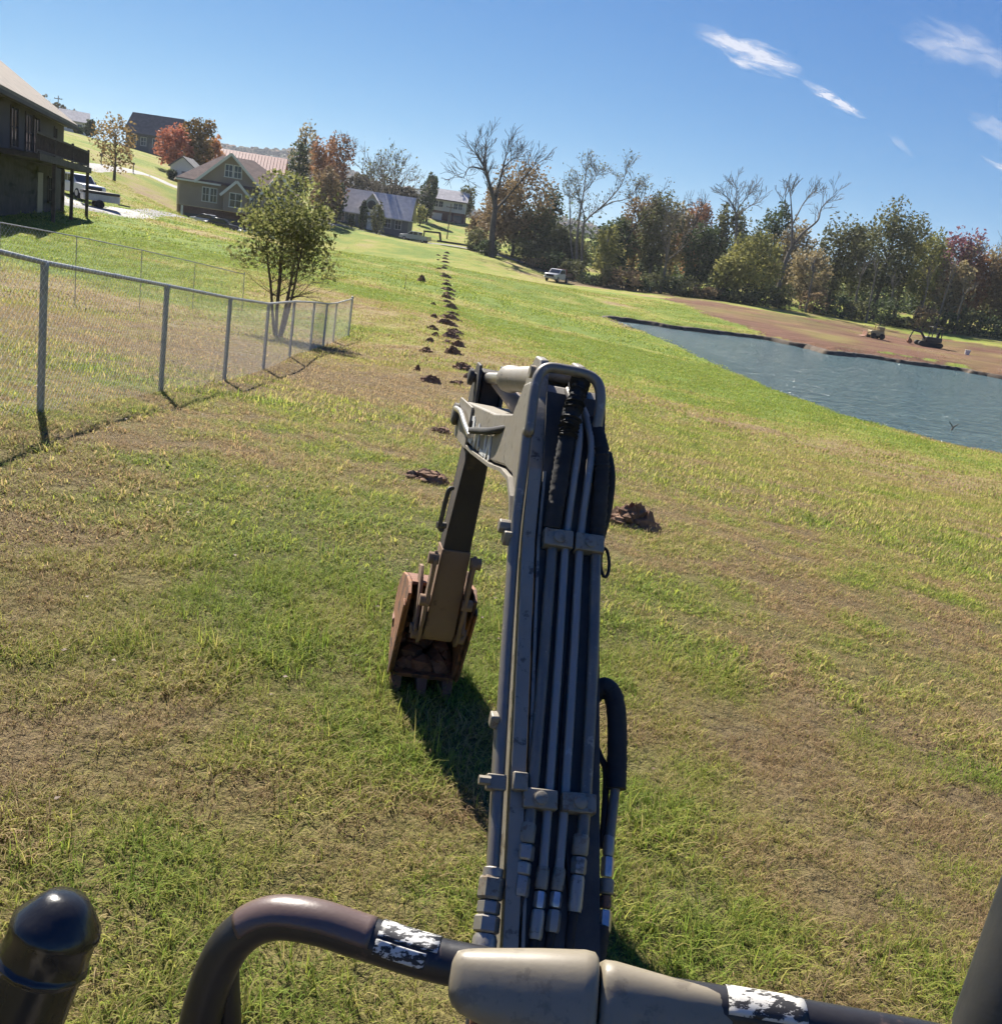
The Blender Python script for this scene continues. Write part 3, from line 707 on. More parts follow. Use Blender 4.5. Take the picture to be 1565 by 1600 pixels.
tag(scatter('fallen_leaves', lv_, np.array([(0, 1, 2, 3), (0, 3, 4, 5)]), {}, fm_, np.stack([fx_, fy_, gzv(fx_, fy_) + .035], 1), fr.uniform(0, 6.28, nf), fr.uniform(.25, .6, nf), {'hue': fr.random(nf)}), 'small dry leaves scattered on the near lawn', 'leaves', kind='stuff')

# ================================================================== MINI EXCAVATOR
_al = math.radians(-9.5); _rho = math.radians(3.0)
_h = np.array([math.cos(_al), -math.sin(_al), 0]); m_F = np.array([math.sin(_al), math.cos(_al), 0])
m_R = _h * math.cos(_rho) - np.array([0, 0, 1.0]) * math.sin(_rho); m_U = np.cross(m_R, m_F)
_B0 = at(850, 1480, 1.9); m_O = np.array([_B0[0], _B0[1], 0.0]) + m_R * float((_B0 - np.array([_B0[0], _B0[1], 0])) @ m_R)
ex = empty('mini_excavator', tuple(m_O), label='mini excavator seen from its seat, boom, pipes, bucket and grab bar in front', cat='excavator')
ex.matrix_world = Matrix(((m_R[0], m_F[0], m_U[0], m_O[0]), (m_R[1], m_F[1], m_U[1], m_O[1]), (m_R[2], m_F[2], m_U[2], m_O[2]), (0, 0, 0, 1)))
def lw(p):
    q = np.array(p, float) - m_O; return Vector((float(q @ m_R), float(q @ m_F), float(q @ m_U)))
def la(u, v, D): return lw(at(u, v, D))
def mp(u, v, r):
    d = at(u, v, 1.0) - v_c; o = m_O + m_R * r - v_c; t = (o @ m_R) / (d @ m_R); return lw(v_c + t * d)

# paints and metals (all faded, scratched, dusty)
def worn(name, col, under, rough=.45, metal=0., scale=14., amount=.62, dust=(.30, .25, .18), dust_amt=.25, bump=.15):
    m, nt, b = new_mat(name); N = nt.nodes; L = nt.links; tc = N.new('ShaderNodeTexCoord')
    def nz(s, d=6, r=.7):
        n = N.new('ShaderNodeTexNoise'); n.inputs['Scale'].default_value = s; n.inputs['Detail'].default_value = d; n.inputs['Roughness'].default_value = r; L.new(tc.outputs['Object'], n.inputs['Vector']); return n.outputs['Fac']
    def ramp(f, a, c):
        r = N.new('ShaderNodeMapRange'); r.inputs[1].default_value = a; r.inputs[2].default_value = c; L.new(f, r.inputs[0]); return r.outputs[0]
    m1 = N.new('ShaderNodeMixRGB'); L.new(ramp(nz(scale), amount, amount + .06), m1.inputs[0]); m1.inputs[1].default_value = (*col, 1); m1.inputs[2].default_value = (*under, 1)
    m2 = N.new('ShaderNodeMixRGB'); f = N.new('ShaderNodeMath'); f.operation = 'MULTIPLY'; L.new(ramp(nz(scale * .4, 5), .35, .8), f.inputs[0]); f.inputs[1].default_value = dust_amt * 2
    L.new(f.outputs[0], m2.inputs[0]); L.new(m1.outputs[0], m2.inputs[1]); m2.inputs[2].default_value = (*dust, 1)
    L.new(m2.outputs[0], b.inputs['Base Color'])
    rr = N.new('ShaderNodeMapRange'); rr.inputs[3].default_value = rough * .75; rr.inputs[4].default_value = min(1, rough * 1.5); L.new(nz(scale * .7), rr.inputs[0]); L.new(rr.outputs[0], b.inputs['Roughness'])
    b.inputs['Metallic'].default_value = metal
    if bump:
        bp = N.new('ShaderNodeBump'); bp.inputs['Strength'].default_value = bump; bp.inputs['Distance'].default_value = .003; L.new(nz(scale * 4, 3), bp.inputs['Height']); L.new(bp.outputs[0], b.inputs['Normal'])
    _mats[name] = m; return m
steel_lt = worn('bright_pipe', (.27, .245, .21), (.36, .33, .28), .34, .35, scale=26, amount=.60, dust_amt=.22, bump=.08)
paint = worn('boom_paint', (.235, .212, .170), (.065, .052, .040), .5, scale=22, amount=.58, dust=(.20, .16, .11), dust_amt=.35, bump=.2)
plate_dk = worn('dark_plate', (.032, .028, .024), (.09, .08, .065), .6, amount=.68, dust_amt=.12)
steel_bl = worn('blued_pipe', (.130, .115, .092), (.27, .24, .19), .38, .2, scale=28, amount=.60, dust_amt=.2, bump=.08)
steel_gy = worn('pipe_steel', (.185, .165, .135), (.33, .29, .23), .36, .3, scale=24, amount=.60, dust_amt=.22, bump=.08)
rubber = worn('hose_rubber', (.007, .007, .008), (.018, .018, .018), .8, amount=.7, dust_amt=.05, bump=.3)
clamp_m = worn('clamp_steel', (.21, .19, .145), (.15, .095, .055), .5, .25, scale=45, amount=.54, dust_amt=.35)
fit_m = worn('fitting_zinc', (.33, .30, .255), (.16, .13, .10), .42, .6, scale=40, amount=.58, dust_amt=.25)
chrome = M('chrome_rod', (.60, .56, .50), .28, .75, var=.12, scale=40)
arm_m = worn('arm_mud', (.026, .020, .016), (.07, .047, .030), .75, scale=7, amount=.56, dust=(.07, .045, .028), dust_amt=.22, bump=.4)
arm_lo = worn('arm_caked_mud', (.20, .122, .070), (.10, .06, .038), .85, scale=9, amount=.58, dust=(.25, .16, .10), dust_amt=.3, bump=.5)
rust = worn('bucket_rust', (.28, .122, .055), (.085, .045, .028), .7, scale=8, amount=.5, dust=(.26, .125, .065), dust_amt=.35, bump=.5)
inner = worn('bucket_soil', (.17, .075, .042), (.24, .11, .065), .85, scale=9, amount=.5, dust=(.18, .085, .05), dust_amt=.3, bump=.8)
bar_m = worn('bar_black', (.016, .015, .016), (.11, .075, .062), .34, scale=9, amount=.60, dust=(.10, .09, .08), dust_amt=.12)
grip_m = worn('lever_rubber', (.008, .009, .011), (.02, .02, .022), .20, scale=20, amount=.75, dust_amt=.03, bump=.12)
pad_m = worn('pad_plastic', (.225, .190, .130), (.155, .128, .088), .42, scale=34, amount=.56, dust=(.27, .235, .175), dust_amt=.3, bump=.06)

# boom centre line (distance forward, height) and its frame
BL = [(-.27, .52), (0, .797), (.30, 1.100), (.633, 1.432), (.757, 1.620), (.90, 1.78)]
def bt(s, r, hgt):
    """s 0..5 along the lower boom, r to the right, hgt above its top face"""
    i = min(int(s), 4); f = s - i; a = Vector((0, *BL[i])); b = Vector((0, *BL[i + 1])); p = a.lerp(b, f)
    ta = (Vector((0, *BL[min(i + 1, 5)])) - Vector((0, *BL[max(i - 1, 0)]))).normalized(); tb = (Vector((0, *BL[min(i + 2, 5)])) - Vector((0, *BL[i]))).normalized()
    t = ta.lerp(tb, f).normalized(); n = Vector((0, -t.z, t.y))
    return Vector((r, 0, 0)) + p + n * hgt
def s_at(v):
    """station on the boom for a photo row"""
    tab = [(1480, 1.0), (1040, 2.0), (850, 3.0), (725, 3.88), (672, 4.0), (605, 5.0)]
    tab = [(1720, 0.0), (1480, 1.0), (1145, 2.0), (853, 3.0), (722, 4.0), (608, 5.0)]
    for (a, sa), (b, sb) in zip(tab, tab[1:]):
        if v >= b: return sa + (a - v) / (a - b) * (sb - sa)
    return 5.0
prof = [(-.27, .515), (0, .785), (.30, 1.088), (.633, 1.42), (.75, 1.60), (.86, 1.735), (.95, 1.78), (1.03, 1.76), (1.12, 1.66), (1.45, 1.60), (2.2, 1.51), (2.36, 1.475), (2.42, 1.43), (2.38, 1.36), (2.2, 1.365), (1.75, 1.415), (1.30, 1.475), (1.08, 1.515), (.94, 1.525), (.85, 1.495), (.77, 1.435), (.68, 1.345), (.07, .71), (-.19, .45)]
boom = MB().prism([Vector((0, a, b)) for a, b in prof], (-.082, 0, 0), (.108, 0, 0)).build('boom', paint, ex, bevel=.006)
MB().prism([Vector((0, a, b)) for a, b in [(1.95, 1.53), (2.36, 1.5), (2.43, 1.43), (2.36, 1.34), (1.95, 1.37)]], (-.093, 0, 0), (-.084, 0, 0)).build('pivot_plate', paint, boom, bevel=.002)
# flange edge welded along the belly of the upper boom
fl = [Vector((0, a, b)) for a, b in [(2.2, 1.36), (1.75, 1.408), (1.30, 1.467), (1.08, 1.507), (.94, 1.517), (.85, 1.487), (.77, 1.427), (.68, 1.337)]]
fm = MB()
for a, b in zip(fl, fl[1:]): fm.bar(a + Vector((.013, 0, 0)), b + Vector((.013, 0, 0)), .225, .012, (1, 0, 0)) if False else fm.prism([a, b, b + Vector((0, .008, -.012)), a + Vector((0, .008, -.012))], (-.092, 0, 0), (.118, 0, 0))
fm.build('belly_flange', paint, boom)
# dark sheet standing in for shade between the pipes, raised rib along the left
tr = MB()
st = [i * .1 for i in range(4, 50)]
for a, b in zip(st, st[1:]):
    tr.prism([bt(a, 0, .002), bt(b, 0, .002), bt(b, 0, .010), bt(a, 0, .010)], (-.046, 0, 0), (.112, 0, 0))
tr.build('pipe_shade_sheet', plate_dk, boom)
rb = MB()
st = [i * .1 for i in range(6, 39)]
for a, b in zip(st, st[1:]):
    rb.prism([bt(a, 0, .0), bt(b, 0, .0), bt(b, 0, .030), bt(a, 0, .030)], (-.092 + .008 * (a / 4), 0, 0), (-.062 + .008 * (a / 4), 0, 0))
rb.build('boom_rib', paint, boom)
rb = MB()
for a, b in zip(st, st[1:]):
    rb.prism([bt(a, 0, .0), bt(b, 0, .0), bt(b, 0, .022), bt(a, 0, .022)], (-.054 + .008 * (a / 4), 0, 0), (-.047 + .008 * (a / 4), 0, 0))
rb.build('boom_rib', paint, boom)
# white lettering remains on the side of the upper boom
letter_m = M('letter_white', (.62, .62, .58), .6, var=.15, scale=30)
def letter(strokes):
    mb = MB()
    for (f0, u0, f1, u1, w) in strokes: mb.bar((-.0862, f0, u0), (-.0862, f1, u1), .0024, w, (0, 0, 1)) if False else mb.prism([Vector((0, f0, u0)) + d for d in _quad(f0, u0, f1, u1, w)], (-.0855, 0, 0), (-.0825, 0, 0))
    mb.build('letter', letter_m, boom)
def _quad(f0, u0, f1, u1, w):
    d = Vector((0, f1 - f0, u1 - u0)); n = Vector((0, -d.z, d.y)).normalized() * w / 2; return [n, d + n, d - n, -n]
letter([(1.86, 1.42, 1.88, 1.50, .045), (1.88, 1.50, 2.02, 1.48, .018), (2.02, 1.48, 2.0, 1.405, .045), (2.0, 1.405, 1.86, 1.42, .018)])
letter([(1.66, 1.435, 1.72, 1.505, .03), (1.72, 1.505, 1.78, 1.42, .03)])
letter([(1.50, 1.45, 1.53, 1.52, .03), (1.50, 1.452, 1.60, 1.442, .016)])
letter([(1.38, 1.46, 1.42, 1.53, .03), (1.42, 1.53, 1.47, 1.45, .03)])

# steel pipes on the boom
def pipe(rows, r, name='pipe', mat=steel_bl, hgt=.022, seg=12, sm=6, parent=boom):
    pts = [bt(s_at(v), rr, hg if hg is not None else hgt) for (v, rr, hg) in rows]
    return MB().tube(spline(pts, sm), r, seg).build(name, mat, parent, 50)
gl = [bt(s_at(v), r_, h_) for (v, r_, h_) in ((1380, -.114, .010), (1250, -.112, .010), (1000, -.108, .012), (850, -.103, .016), (760, -.100, .022), (700, -.098, .034))]
gl += [bt(4.2, -.097, .052), bt(4.6, -.095, .070), bt(4.86, -.088, .080), bt(4.98, -.066, .086), bt(4.995, -.02, .088), bt(4.99, .035, .086), bt(4.92, .066, .082), bt(4.75, .078, .074), bt(4.5, .079, .055), bt(4.2, .078, .02)]
MB().tube(spline(gl, 8), .0135, 16).build('guide_pipe', steel_gy, boom, 50)
MB().tube([bt(s_at(v), -.1135, .000) for v in (1400, 1300, 1200, 1120)], .0125, 14).build('guide_pipe', steel_gy, boom, 50)
pipe([(1310, -.046, None), (1240, -.040, None), (1040, -.024, None), (860, -.010, .02)], .0135)
pipe([(1372, -.013, None), (1240, -.004, None), (1040, .010, None), (850, .022, .026), (760, .028, .034), (700, .034, .040), (660, .030, .036), (630, .018, .02), (600, .012, .0)], .0105, mat=steel_lt)
pipe([(1372, .021, None), (1240, .032, None), (1040, .046, None), (850, .058, .026), (760, .064, .034), (705, .068, .040), (665, .056, .036), (630, .036, .02), (600, .03, .0)], .0105, mat=steel_lt)
pipe([(1315, .070, None), (1240, .077, None), (1040, .092, None), (850, .100, .02)], .0135)
pipe([(1500, .05, .012), (1400, .047, .014), (1280, .030, .012), (1240, .02, .012), (900, .05, .012)], .006, 'signal_hose', rubber)
# black hose sleeves at the boom head: gathered cloth with creases
def sleeve(rows, r, name, crease, seed, parent=boom, mat=rubber, base=None):
    rng = random.Random(seed)
    pts = spline([bt(s_at(v), rr, hg) for (v, rr, hg) in rows] if base is None else base, 16); n = len(pts)
    rs = [r * (1 + (crease * rng.uniform(-.5, 1) if (i % 2) else -crease * .4)) for i in range(n)]
    mb = MB(); mb.tube(pts, rs, 14)
    for i, v_ in enumerate(mb.v):
        mb.v[i] = tuple(c + rng.uniform(-1, 1) * r * crease * .35 for c in v_)
    return mb.build(name, mat, parent, 60)
sleeve([(836, -.016, .03), (800, -.012, .034), (740, -.004, .036), (690, .004, .045), (650, .010, .055)], .0215, 'hose_sleeve', .10, 3)
sleeve([(700, .002, .05), (660, .010, .060), (630, .022, .066), (605, .030, .05), (600, .032, .02)], .021, 'hose_sleeve', .32, 5)
sleeve([(836, .100, .022), (800, .100, .03), (740, .098, .036), (700, .090, .044), (660, .072, .03)], .0195, 'hose_sleeve', .12, 7)
MB().tube(spline([bt(s_at(700), .122, .0), bt(s_at(740), .128, .015), bt(s_at(790), .128, .0), bt(s_at(840), .118, -.03)], 8), .013, 10).build('hose', rubber, boom, 50)
MB().tube([bt(s_at(872 + 24 * math.cos(a)), .126 + .011 * math.sin(a), .012) for a in [6.283 * k / 18 for k in range(19)]], .0042, 8).build('wire_loop', rubber, boom, 50)
# clamps with bolts
def clamp(v, r0, r1, hgt, hv, bolt=True):
    s0 = s_at(v + hv / 2); s1 = s_at(v - hv / 2)
    o = MB().prism([bt(s0, 0, .008), bt(s1, 0, .008), bt(s1, 0, hgt), bt(s0, 0, hgt)], (r0, 0, 0), (r1, 0, 0)).build('pipe_clamp', clamp_m, boom, bevel=.003)
    if bolt:
        c = (r0 + r1) / 2; sm = s_at(v); a = bt(sm, c, hgt - .002); b = bt(sm, c, hgt + .05)
        MB().lathe(a, b, [(0, .0165), (.004, .0165), (.0045, .0140), (.009, .0138), (.0105, .011)], 18).build('bolt', clamp_m, o, 40)
clamp(851, -.036, .036, .044, 27); clamp(851, .042, .114, .044, 27)
clamp(1262, -.064, .010, .044, 32); clamp(1262, .020, .094, .044, 32)
clamp(1240, -.140, -.098, .030, 26, False); clamp(1238, -.088, -.056, .048, 30, False)
MB().cyl(bt(s_at(1240), -.133, .03), bt(s_at(1240), -.158, .03), .010, 6).build('bolt', clamp_m, boom)
MB().box(bt(s_at(1135), -.128, .01), (.02, .03, .03)).build('bracket', clamp_m, boom, bevel=.004)
kb = MB(); c = bt(s_at(835), -.112, .0); kb.cyl(c, c + Vector((-.03, 0, 0)), .018, 8); kb.box(c + Vector((-.008, -.02, -.02)), (.02, .04, .035)); kb.build('bracket', clamp_m, boom, bevel=.003)
# pipe end fittings: collar, hex nut, crimped ferrule
def fitting(v0, v1, r_, hgt, rad, rows, parent=boom, mat=fit_m):
    a = bt(s_at(v0), r_, hgt); b = bt(s_at(v1), r_ - .012, hgt - .004); L_ = (b - a).length
    for (f0, f1, k, seg, mm) in rows:
        p = a.lerp(b, f0); q = a.lerp(b, f1); l = (q - p).length
        MB().lathe(p, q, [(0, rad * k * .86), (l * .12, rad * k), (l * .88, rad * k), (l, rad * k * .86)], seg).build('fitting', mm, parent, 28)
fitting(1372, 1500, -.113, .012, .0235, [(0, .12, .9, 14, fit_m), (.10, .36, 1.12, 6, clamp_m), (.37, .52, 1.0, 6, fit_m), (.53, .72, 1.12, 6, fit_m), (.73, 1.2, 1.05, 18, fit_m)])
fitting(1300, 1412, -.047, .022, .0165, [(0, .28, 1.1, 14, clamp_m), (.30, .52, 1.25, 6, fit_m), (.54, .72, 1.05, 14, fit_m), (.73, 1.0, 1.15, 6, fit_m)])
fitting(1365, 1472, -.012, .022, .0115, [(0, .32, 1.2, 14, clamp_m), (.35, .58, 1.1, 6, chrome), (.60, 1.0, 1.25, 14, fit_m)])
fitting(1365, 1460, .022, .022, .0115, [(0, .36, 1.2, 14, clamp_m), (.38, .62, 1.1, 6, chrome), (.66, 1.0, 1.3, 6, fit_m)])
fitting(1310, 1428, .068, .022, .0145, [(0, .28, 1.2, 14, clamp_m), (.30, .52, 1.15, 6, fit_m), (.54, 1.0, 1.05, 14, fit_m)])
for (vv, rr, rad) in ((1500, -.125, .017), (1412, -.060, .013), (1472, -.025, .009), (1460, .009, .009), (1428, .055, .010)):
    MB().tube(spline([bt(s_at(vv - 4), rr + .001, .017), bt(s_at(vv + 40), rr - .006, .012), bt(s_at(vv + 150), rr - .012, -.02), bt(.1, rr, -.10)], 6), rad, 10).build('hose', rubber, boom, 50)
# auxiliary hose on the right flank: sleeve curving over, steel tube, coupling
sleeve(None, .0225, 'hose_sleeve', .05, 9, base=[bt(s_at(1090), .092, -.035), bt(s_at(1072), .112, -.015), bt(s_at(1066), .134, -.005), bt(s_at(1085), .153, -.005), bt(s_at(1130), .160, -.010), bt(s_at(1222), .158, -.016)])
MB().tube([bt(s_at(1215), .157, -.016), bt(s_at(1310), .143, -.02)], .011, 12).build('pipe', steel_bl, boom, 50)
MB().tube(spline([bt(s_at(1130), .104, -.035), bt(s_at(1165), .126, -.03), bt(s_at(1200), .140, -.03), bt(s_at(1320), .130, -.03)], 6), .0075, 10).build('hose', rubber, boom, 50)
fitting(1300, 1450, .143, -.02, .0125, [(0, .22, 1.0, 14, fit_m), (.23, .44, 1.15, 6, chrome), (.46, .62, 1.3, 14, clamp_m), (.63, .76, 1.0, 14, rust), (.78, 1.0, 1.2, 6, chrome)])
sleeve(None, .034, 'hose_sleeve', .06, 13, base=[bt(s_at(1440), .112, -.03), bt(s_at(1500), .100, -.03), bt(s_at(1600), .085, -.05), bt(.1, .07, -.09)])

# head of the boom: ears, cylinder, arm
for r0, r1 in ((-.066, -.040), (.036, .062)):
    MB().prism([Vector((0, a, b)) for a, b in [(.84, 1.66), (.92, 1.80), (.96, 1.842), (1.03, 1.842), (1.08, 1.80), (1.16, 1.68)]], (r0, 0, 0), (r1, 0, 0)).build('cylinder_bracket', paint, boom, bevel=.005)
MB().cyl((-.080, 1.0, 1.80), (.080, 1.0, 1.80), .018, 14).build('pin', clamp_m, boom, 40)
cyl = MB().lathe((-.004, 1.02, 1.785), (-.004, 1.80, 1.675), [(0, .03), (.02, .040), (.06, .042), (.68, .042), (.70, .048), (.76, .048), (.77, .03)], 22).build('arm_cylinder', paint, ex, 40)
MB().cyl((-.004, 1.76, 1.68), (.0, 2.34, 1.60), .022, 14).build('cylinder_rod', chrome, cyl, 40)
MB().tube(spline([(.03, 2.25, 1.605), (.035, 2.0, 1.60), (.035, 1.6, 1.60), (.03, 1.3, 1.63)], 8), .032, 14).build('hose_cover', worn('hose_cover', (.20, .155, .13), (.12, .09, .08), .7, scale=12), ex, 50)
def arm_solid(pts):
    """pts: (forward, height, left, right)"""
    n = len(pts); mb = MB()
    return mb.add([(l, f, u) for f, u, l, r in pts] + [(r, f, u) for f, u, l, r in pts], [tuple(range(n - 1, -1, -1)), tuple(range(n, 2 * n))] + [(i, (i + 1) % n, n + (i + 1) % n, n + i) for i in range(n)])
arm = arm_solid([(2.27, 1.56, -.03, .05), (2.32, 1.625, -.03, .05), (2.40, 1.63, -.03, .05), (2.45, 1.58, -.03, .05), (2.47, 1.42, -.034, .055), (2.46, .85, -.056, .062), (2.445, .47, -.066, .066), (2.37, .42, -.067, .066), (2.325, .47, -.066, .066), (2.30, .9, -.054, .062), (2.25, 1.30, -.038, .057), (2.24, 1.42, -.034, .055)]).build('arm', arm_m, ex, bevel=.006)
arm_solid([(2.297, .86, -.0585, .065), (2.318, .47, -.0685, .0685), (2.36, .415, -.0695, .0685), (2.452, .465, -.0685, .0685), (2.466, .84, -.059, .065)]).build('arm_tip', arm_lo, arm, bevel=.005)
for sx in (-1, 1):
    MB().prism([Vector((0, a, b)) for a, b in [(2.22, 1.40), (2.25, 1.56), (2.31, 1.65), (2.41, 1.65), (2.47, 1.56), (2.48, 1.4), (2.42, 1.3), (2.28, 1.3)]], (sx * .050 - .006 + .008, 0, 0), (sx * .050 + .006 + .008, 0, 0)).build('arm_ear', plate_dk, arm, bevel=.003)
MB().lathe((-.118, 2.345, 1.43), (.182, 2.345, 1.43), [(0, .036), (.006, .046), (.022, .046), (.026, .03), (.274, .03), (.278, .046), (.294, .046), (.3, .036)], 20).build('pivot_pin', worn('pin_dark', (.03, .03, .03), (.2, .17, .14), .5), ex, 40)
MB().lathe((-.08, 2.36, 1.59), (.10, 2.36, 1.59), [(0, .026), (.004, .034), (.02, .034), (.024, .02), (.156, .02), (.16, .034), (.176, .034), (.18, .026)], 18).build('cylinder_pin', plate_dk, ex, 40)
MB().tube(spline([(-.112, 2.30, 1.46), (-.112, 2.1, 1.48), (-.108, 1.95, 1.465), (-.10, 1.80, 1.45)], 6), .011, 10).build('grease_line', chrome, ex, 50)
MB().tube(spline([(-.10, 1.80, 1.47), (-.098, 1.6, 1.51), (-.096, 1.35, 1.56), (-.06, 1.15, 1.62)], 6), .012, 10).build('hose', rubber, ex, 50)
MB().tube(spline([(.0, 2.22, 1.35), (-.03, 2.05, 1.42), (-.03, 1.7, 1.52), (-.02, 1.3, 1.62), (.0, 1.05, 1.70)], 6), .014, 10).build('hose', rubber, ex, 50)
MB().tube(spline([(-.066, 2.29, 1.13), (-.082, 2.27, 1.12), (-.086, 2.29, 1.03), (-.086, 2.30, .95), (-.07, 2.31, .94)], 6), .010, 8).build('arm_handle', plate_dk, arm, 50)
MB().cyl((-.10, 2.30, .96), (-.062, 2.31, .96), .014, 10).build('bolt', plate_dk, arm, 40)
# bucket linkage on both sides of the arm
for sx in (-1, 1):
    lk = MB(); pts = [Vector((sx * .078, 2.28, .82)), Vector((sx * .080, 2.30, .62)), Vector((sx * .082, 2.36, .44))]
    lk.prism([Vector((0, a, b)) for a, b in [(2.245, .82), (2.28, .855), (2.32, .82), (2.345, .62), (2.40, .44), (2.36, .395), (2.315, .44), (2.275, .62)]], (sx * .076, 0, 0), (sx * .092, 0, 0))
    o = lk.build('bucket_link', arm_lo, arm, bevel=.003)
    for p in pts:
        MB().cyl(p - Vector((sx * .01, 0, 0)), p + Vector((sx * .035, 0, 0)), .026, 12).build('link_pin', arm_lo, o, 40)
# bucket: two side plates, curved shell, lip and three teeth
BW = .138; DF = .03
side = [(2.38, .60), (2.41, .50), (2.55, .17), (2.60, .11), (2.72, .09), (2.86, .13), (2.96, .23), (2.99, .35), (2.93, .47), (2.80, .55), (2.62, .60), (2.46, .63)]
side = [(a + DF, b) for a, b in side]
bk = MB()
shell = side[3:]
for a, b in zip(shell, shell[1:]):
    d = Vector((0, b[0] - a[0], b[1] - a[1])); n = Vector((0, -d.z, d.y)).normalized() * .014
    bk.prism([Vector((0, *a)), Vector((0, *b)), Vector((0, *b)) + n, Vector((0, *a)) + n], (-BW, 0, 0), (BW, 0, 0))
bucket = bk.build('bucket', inner, ex)
for sx in (-1, 1):
    MB().prism([Vector((0, a, b)) for a, b in side], (sx * (BW + .002), 0, 0), (sx * (BW + .018), 0, 0)).build('side_plate', rust, bucket, bevel=.003)
    MB().prism([Vector((0, a, b)) for a, b in [(2.38 + DF, .54), (2.42 + DF, .56), (2.61 + DF, .18), (2.58 + DF, .11), (2.53 + DF, .15)]], (sx * (BW + .019), 0, 0), (sx * (BW + .030), 0, 0)).build('side_cutter', rust, bucket, bevel=.003)
    MB().prism([Vector((0, a, b)) for a, b in [(2.33, .47), (2.37, .42), (2.52, .52), (2.6, .68), (2.52, .70), (2.40, .62)]], (sx * .096, 0, 0), (sx * .112, 0, 0)).build('bucket_ear', arm_lo, bucket, bevel=.003)
MB().cyl((-.125, 2.375, .455), (.125, 2.375, .455), .024, 14).build('bucket_pin', arm_lo, bucket, 40)
MB().prism([Vector((0, a + DF, b)) for a, b in [(2.56, .135), (2.585, .105), (2.74, .090), (2.74, .118)]], (-BW - .004, 0, 0), (BW + .004, 0, 0)).build('cutting_lip', rust, bucket, bevel=.003)
for x in (-.122, .0, .122):
    tv = [(x - .030, 2.67, .145), (x + .030, 2.67, .145), (x + .030, 2.66, .09), (x - .030, 2.66, .09), (x - .022, 2.545, .075), (x + .022, 2.545, .075), (x + .018, 2.515, .0), (x - .018, 2.515, .0)]
    MB().add(tv, [(0, 1, 2, 3), (4, 7, 6, 5), (0, 4, 5, 1), (1, 5, 6, 2), (2, 6, 7, 3), (3, 7, 4, 0)]).build('tooth', rust if x else inner, bucket, bevel=.004)
mud = MB(); rr = random.Random(4)
for k in range(26):
    c = Vector((rr.uniform(-.115, .115), rr.uniform(2.66, 2.92), 0)); c.z = .14 + (c.y - 2.66) * .45; s = rr.uniform(.03, .075)
    bmx = bmesh.new(); bmesh.ops.create_icosphere(bmx, subdivisions=1, radius=s)
    for v_ in bmx.verts: v_.co *= rr.uniform(.7, 1.2)
    mud.add([v_.co + c for v_ in bmx.verts], [tuple(q.index for q in f_.verts) for f_ in bmx.faces]); bmx.free()
mud.build('caked_mud', inner, bucket)

# kingpost and chassis under the operator
MB().prism([Vector((0, a, b)) for a, b in [(-.40, .30), (-.40, .62), (-.25, .66), (-.12, .56), (-.10, .34), (-.2, .26)]], (-.12, 0, 0), (.15, 0, 0)).build('swing_post', paint, ex, bevel=.012)
def body_box(name, x0, x1, y0, y1, z0, z1, mat, bev=.02):
    mb = MB(); vs = [lw((x, y, z)) for z in (z0, z1) for y in (y0, y1) for x in (x0, x1)]
    mb.add(vs, [(0, 2, 3, 1), (4, 5, 7, 6), (0, 1, 5, 4), (2, 6, 7, 3), (0, 4, 6, 2), (1, 3, 7, 5)])
    return mb.build(name, mat, ex, bevel=bev)
body_box('floor_deck', -.55, .60, -.55, .85, .52, .58, plate_dk)
body_box('house', -.62, .68, -1.3, -.45, .5, 1.15, paint, .06)
body_box('seat', -.25, .27, -.5, -.05, .95, 1.08, rubber, .04)
body_box('seat_back', -.25, .27, -.62, -.5, 1.05, 1.6, rubber, .04)
body_box('undercarriage', -.35, .4, -.6, .8, .22, .5, plate_dk)
for x0, x1 in ((-.72, -.42), (.46, .76)):
    tb = MB(); pr_ = []
    for k in range(24):
        a = 2 * math.pi * k / 24; yy = (.72 if math.cos(a) > 0 else -.72) + .21 * math.cos(a); pr_.append((yy - .1, .235 + .21 * math.sin(a)))
    n = len(pr_); vs = [lw((x0, y, z)) for y, z in pr_] + [lw((x1, y, z)) for y, z in pr_]
    tb.add(vs, [tuple(range(n)), tuple(range(2 * n - 1, n - 1, -1))] + [(i, (i + 1) % n, n + (i + 1) % n, n + i) for i in range(n)])
    tb.build('track', rubber, ex)
# front grab bar
def bar_pts(px): return [la(u, v, D) for (u, v, D) in px]
bp_ = spline(bar_pts([(250, 2080, 1.05), (285, 1720, .98), (312, 1600, .955), (338, 1515, .945), (372, 1463, .94), (422, 1436, .935), (490, 1441, .93), (580, 1469, .93), (700, 1504, .92), (930, 1545, .91), (1130, 1577, .90), (1300, 1606, .90), (1480, 1640, .90), (1600, 1680, .90), (1660, 1760, .91), (1690, 2000, .98)]), 10)
BR = .0205
bar = MB().tube(bp_, BR, 20).build('grab_bar', bar_m, ex, 60)
MB().tube([p + Vector((.030, .008, -.012)) * (1 - max(0, (i - 20) / 16.0)) for i, p in enumerate(bp_[:36])], BR * .55, 12).build('bar_stay', bar_m, ex, 60)
def sub(u0, u1, D=.925):
    out = []
    for p in bp_:
        w = np.array(ex.matrix_world @ p); d = w - v_c; dd = d @ v_fw; u = 782.5 + FPX * (d @ v_e1) / dd; v = 800 - FPX * (d @ v_e2) / dd
        if u0 <= u <= u1 and v < 1720: out.append(p)
    return out
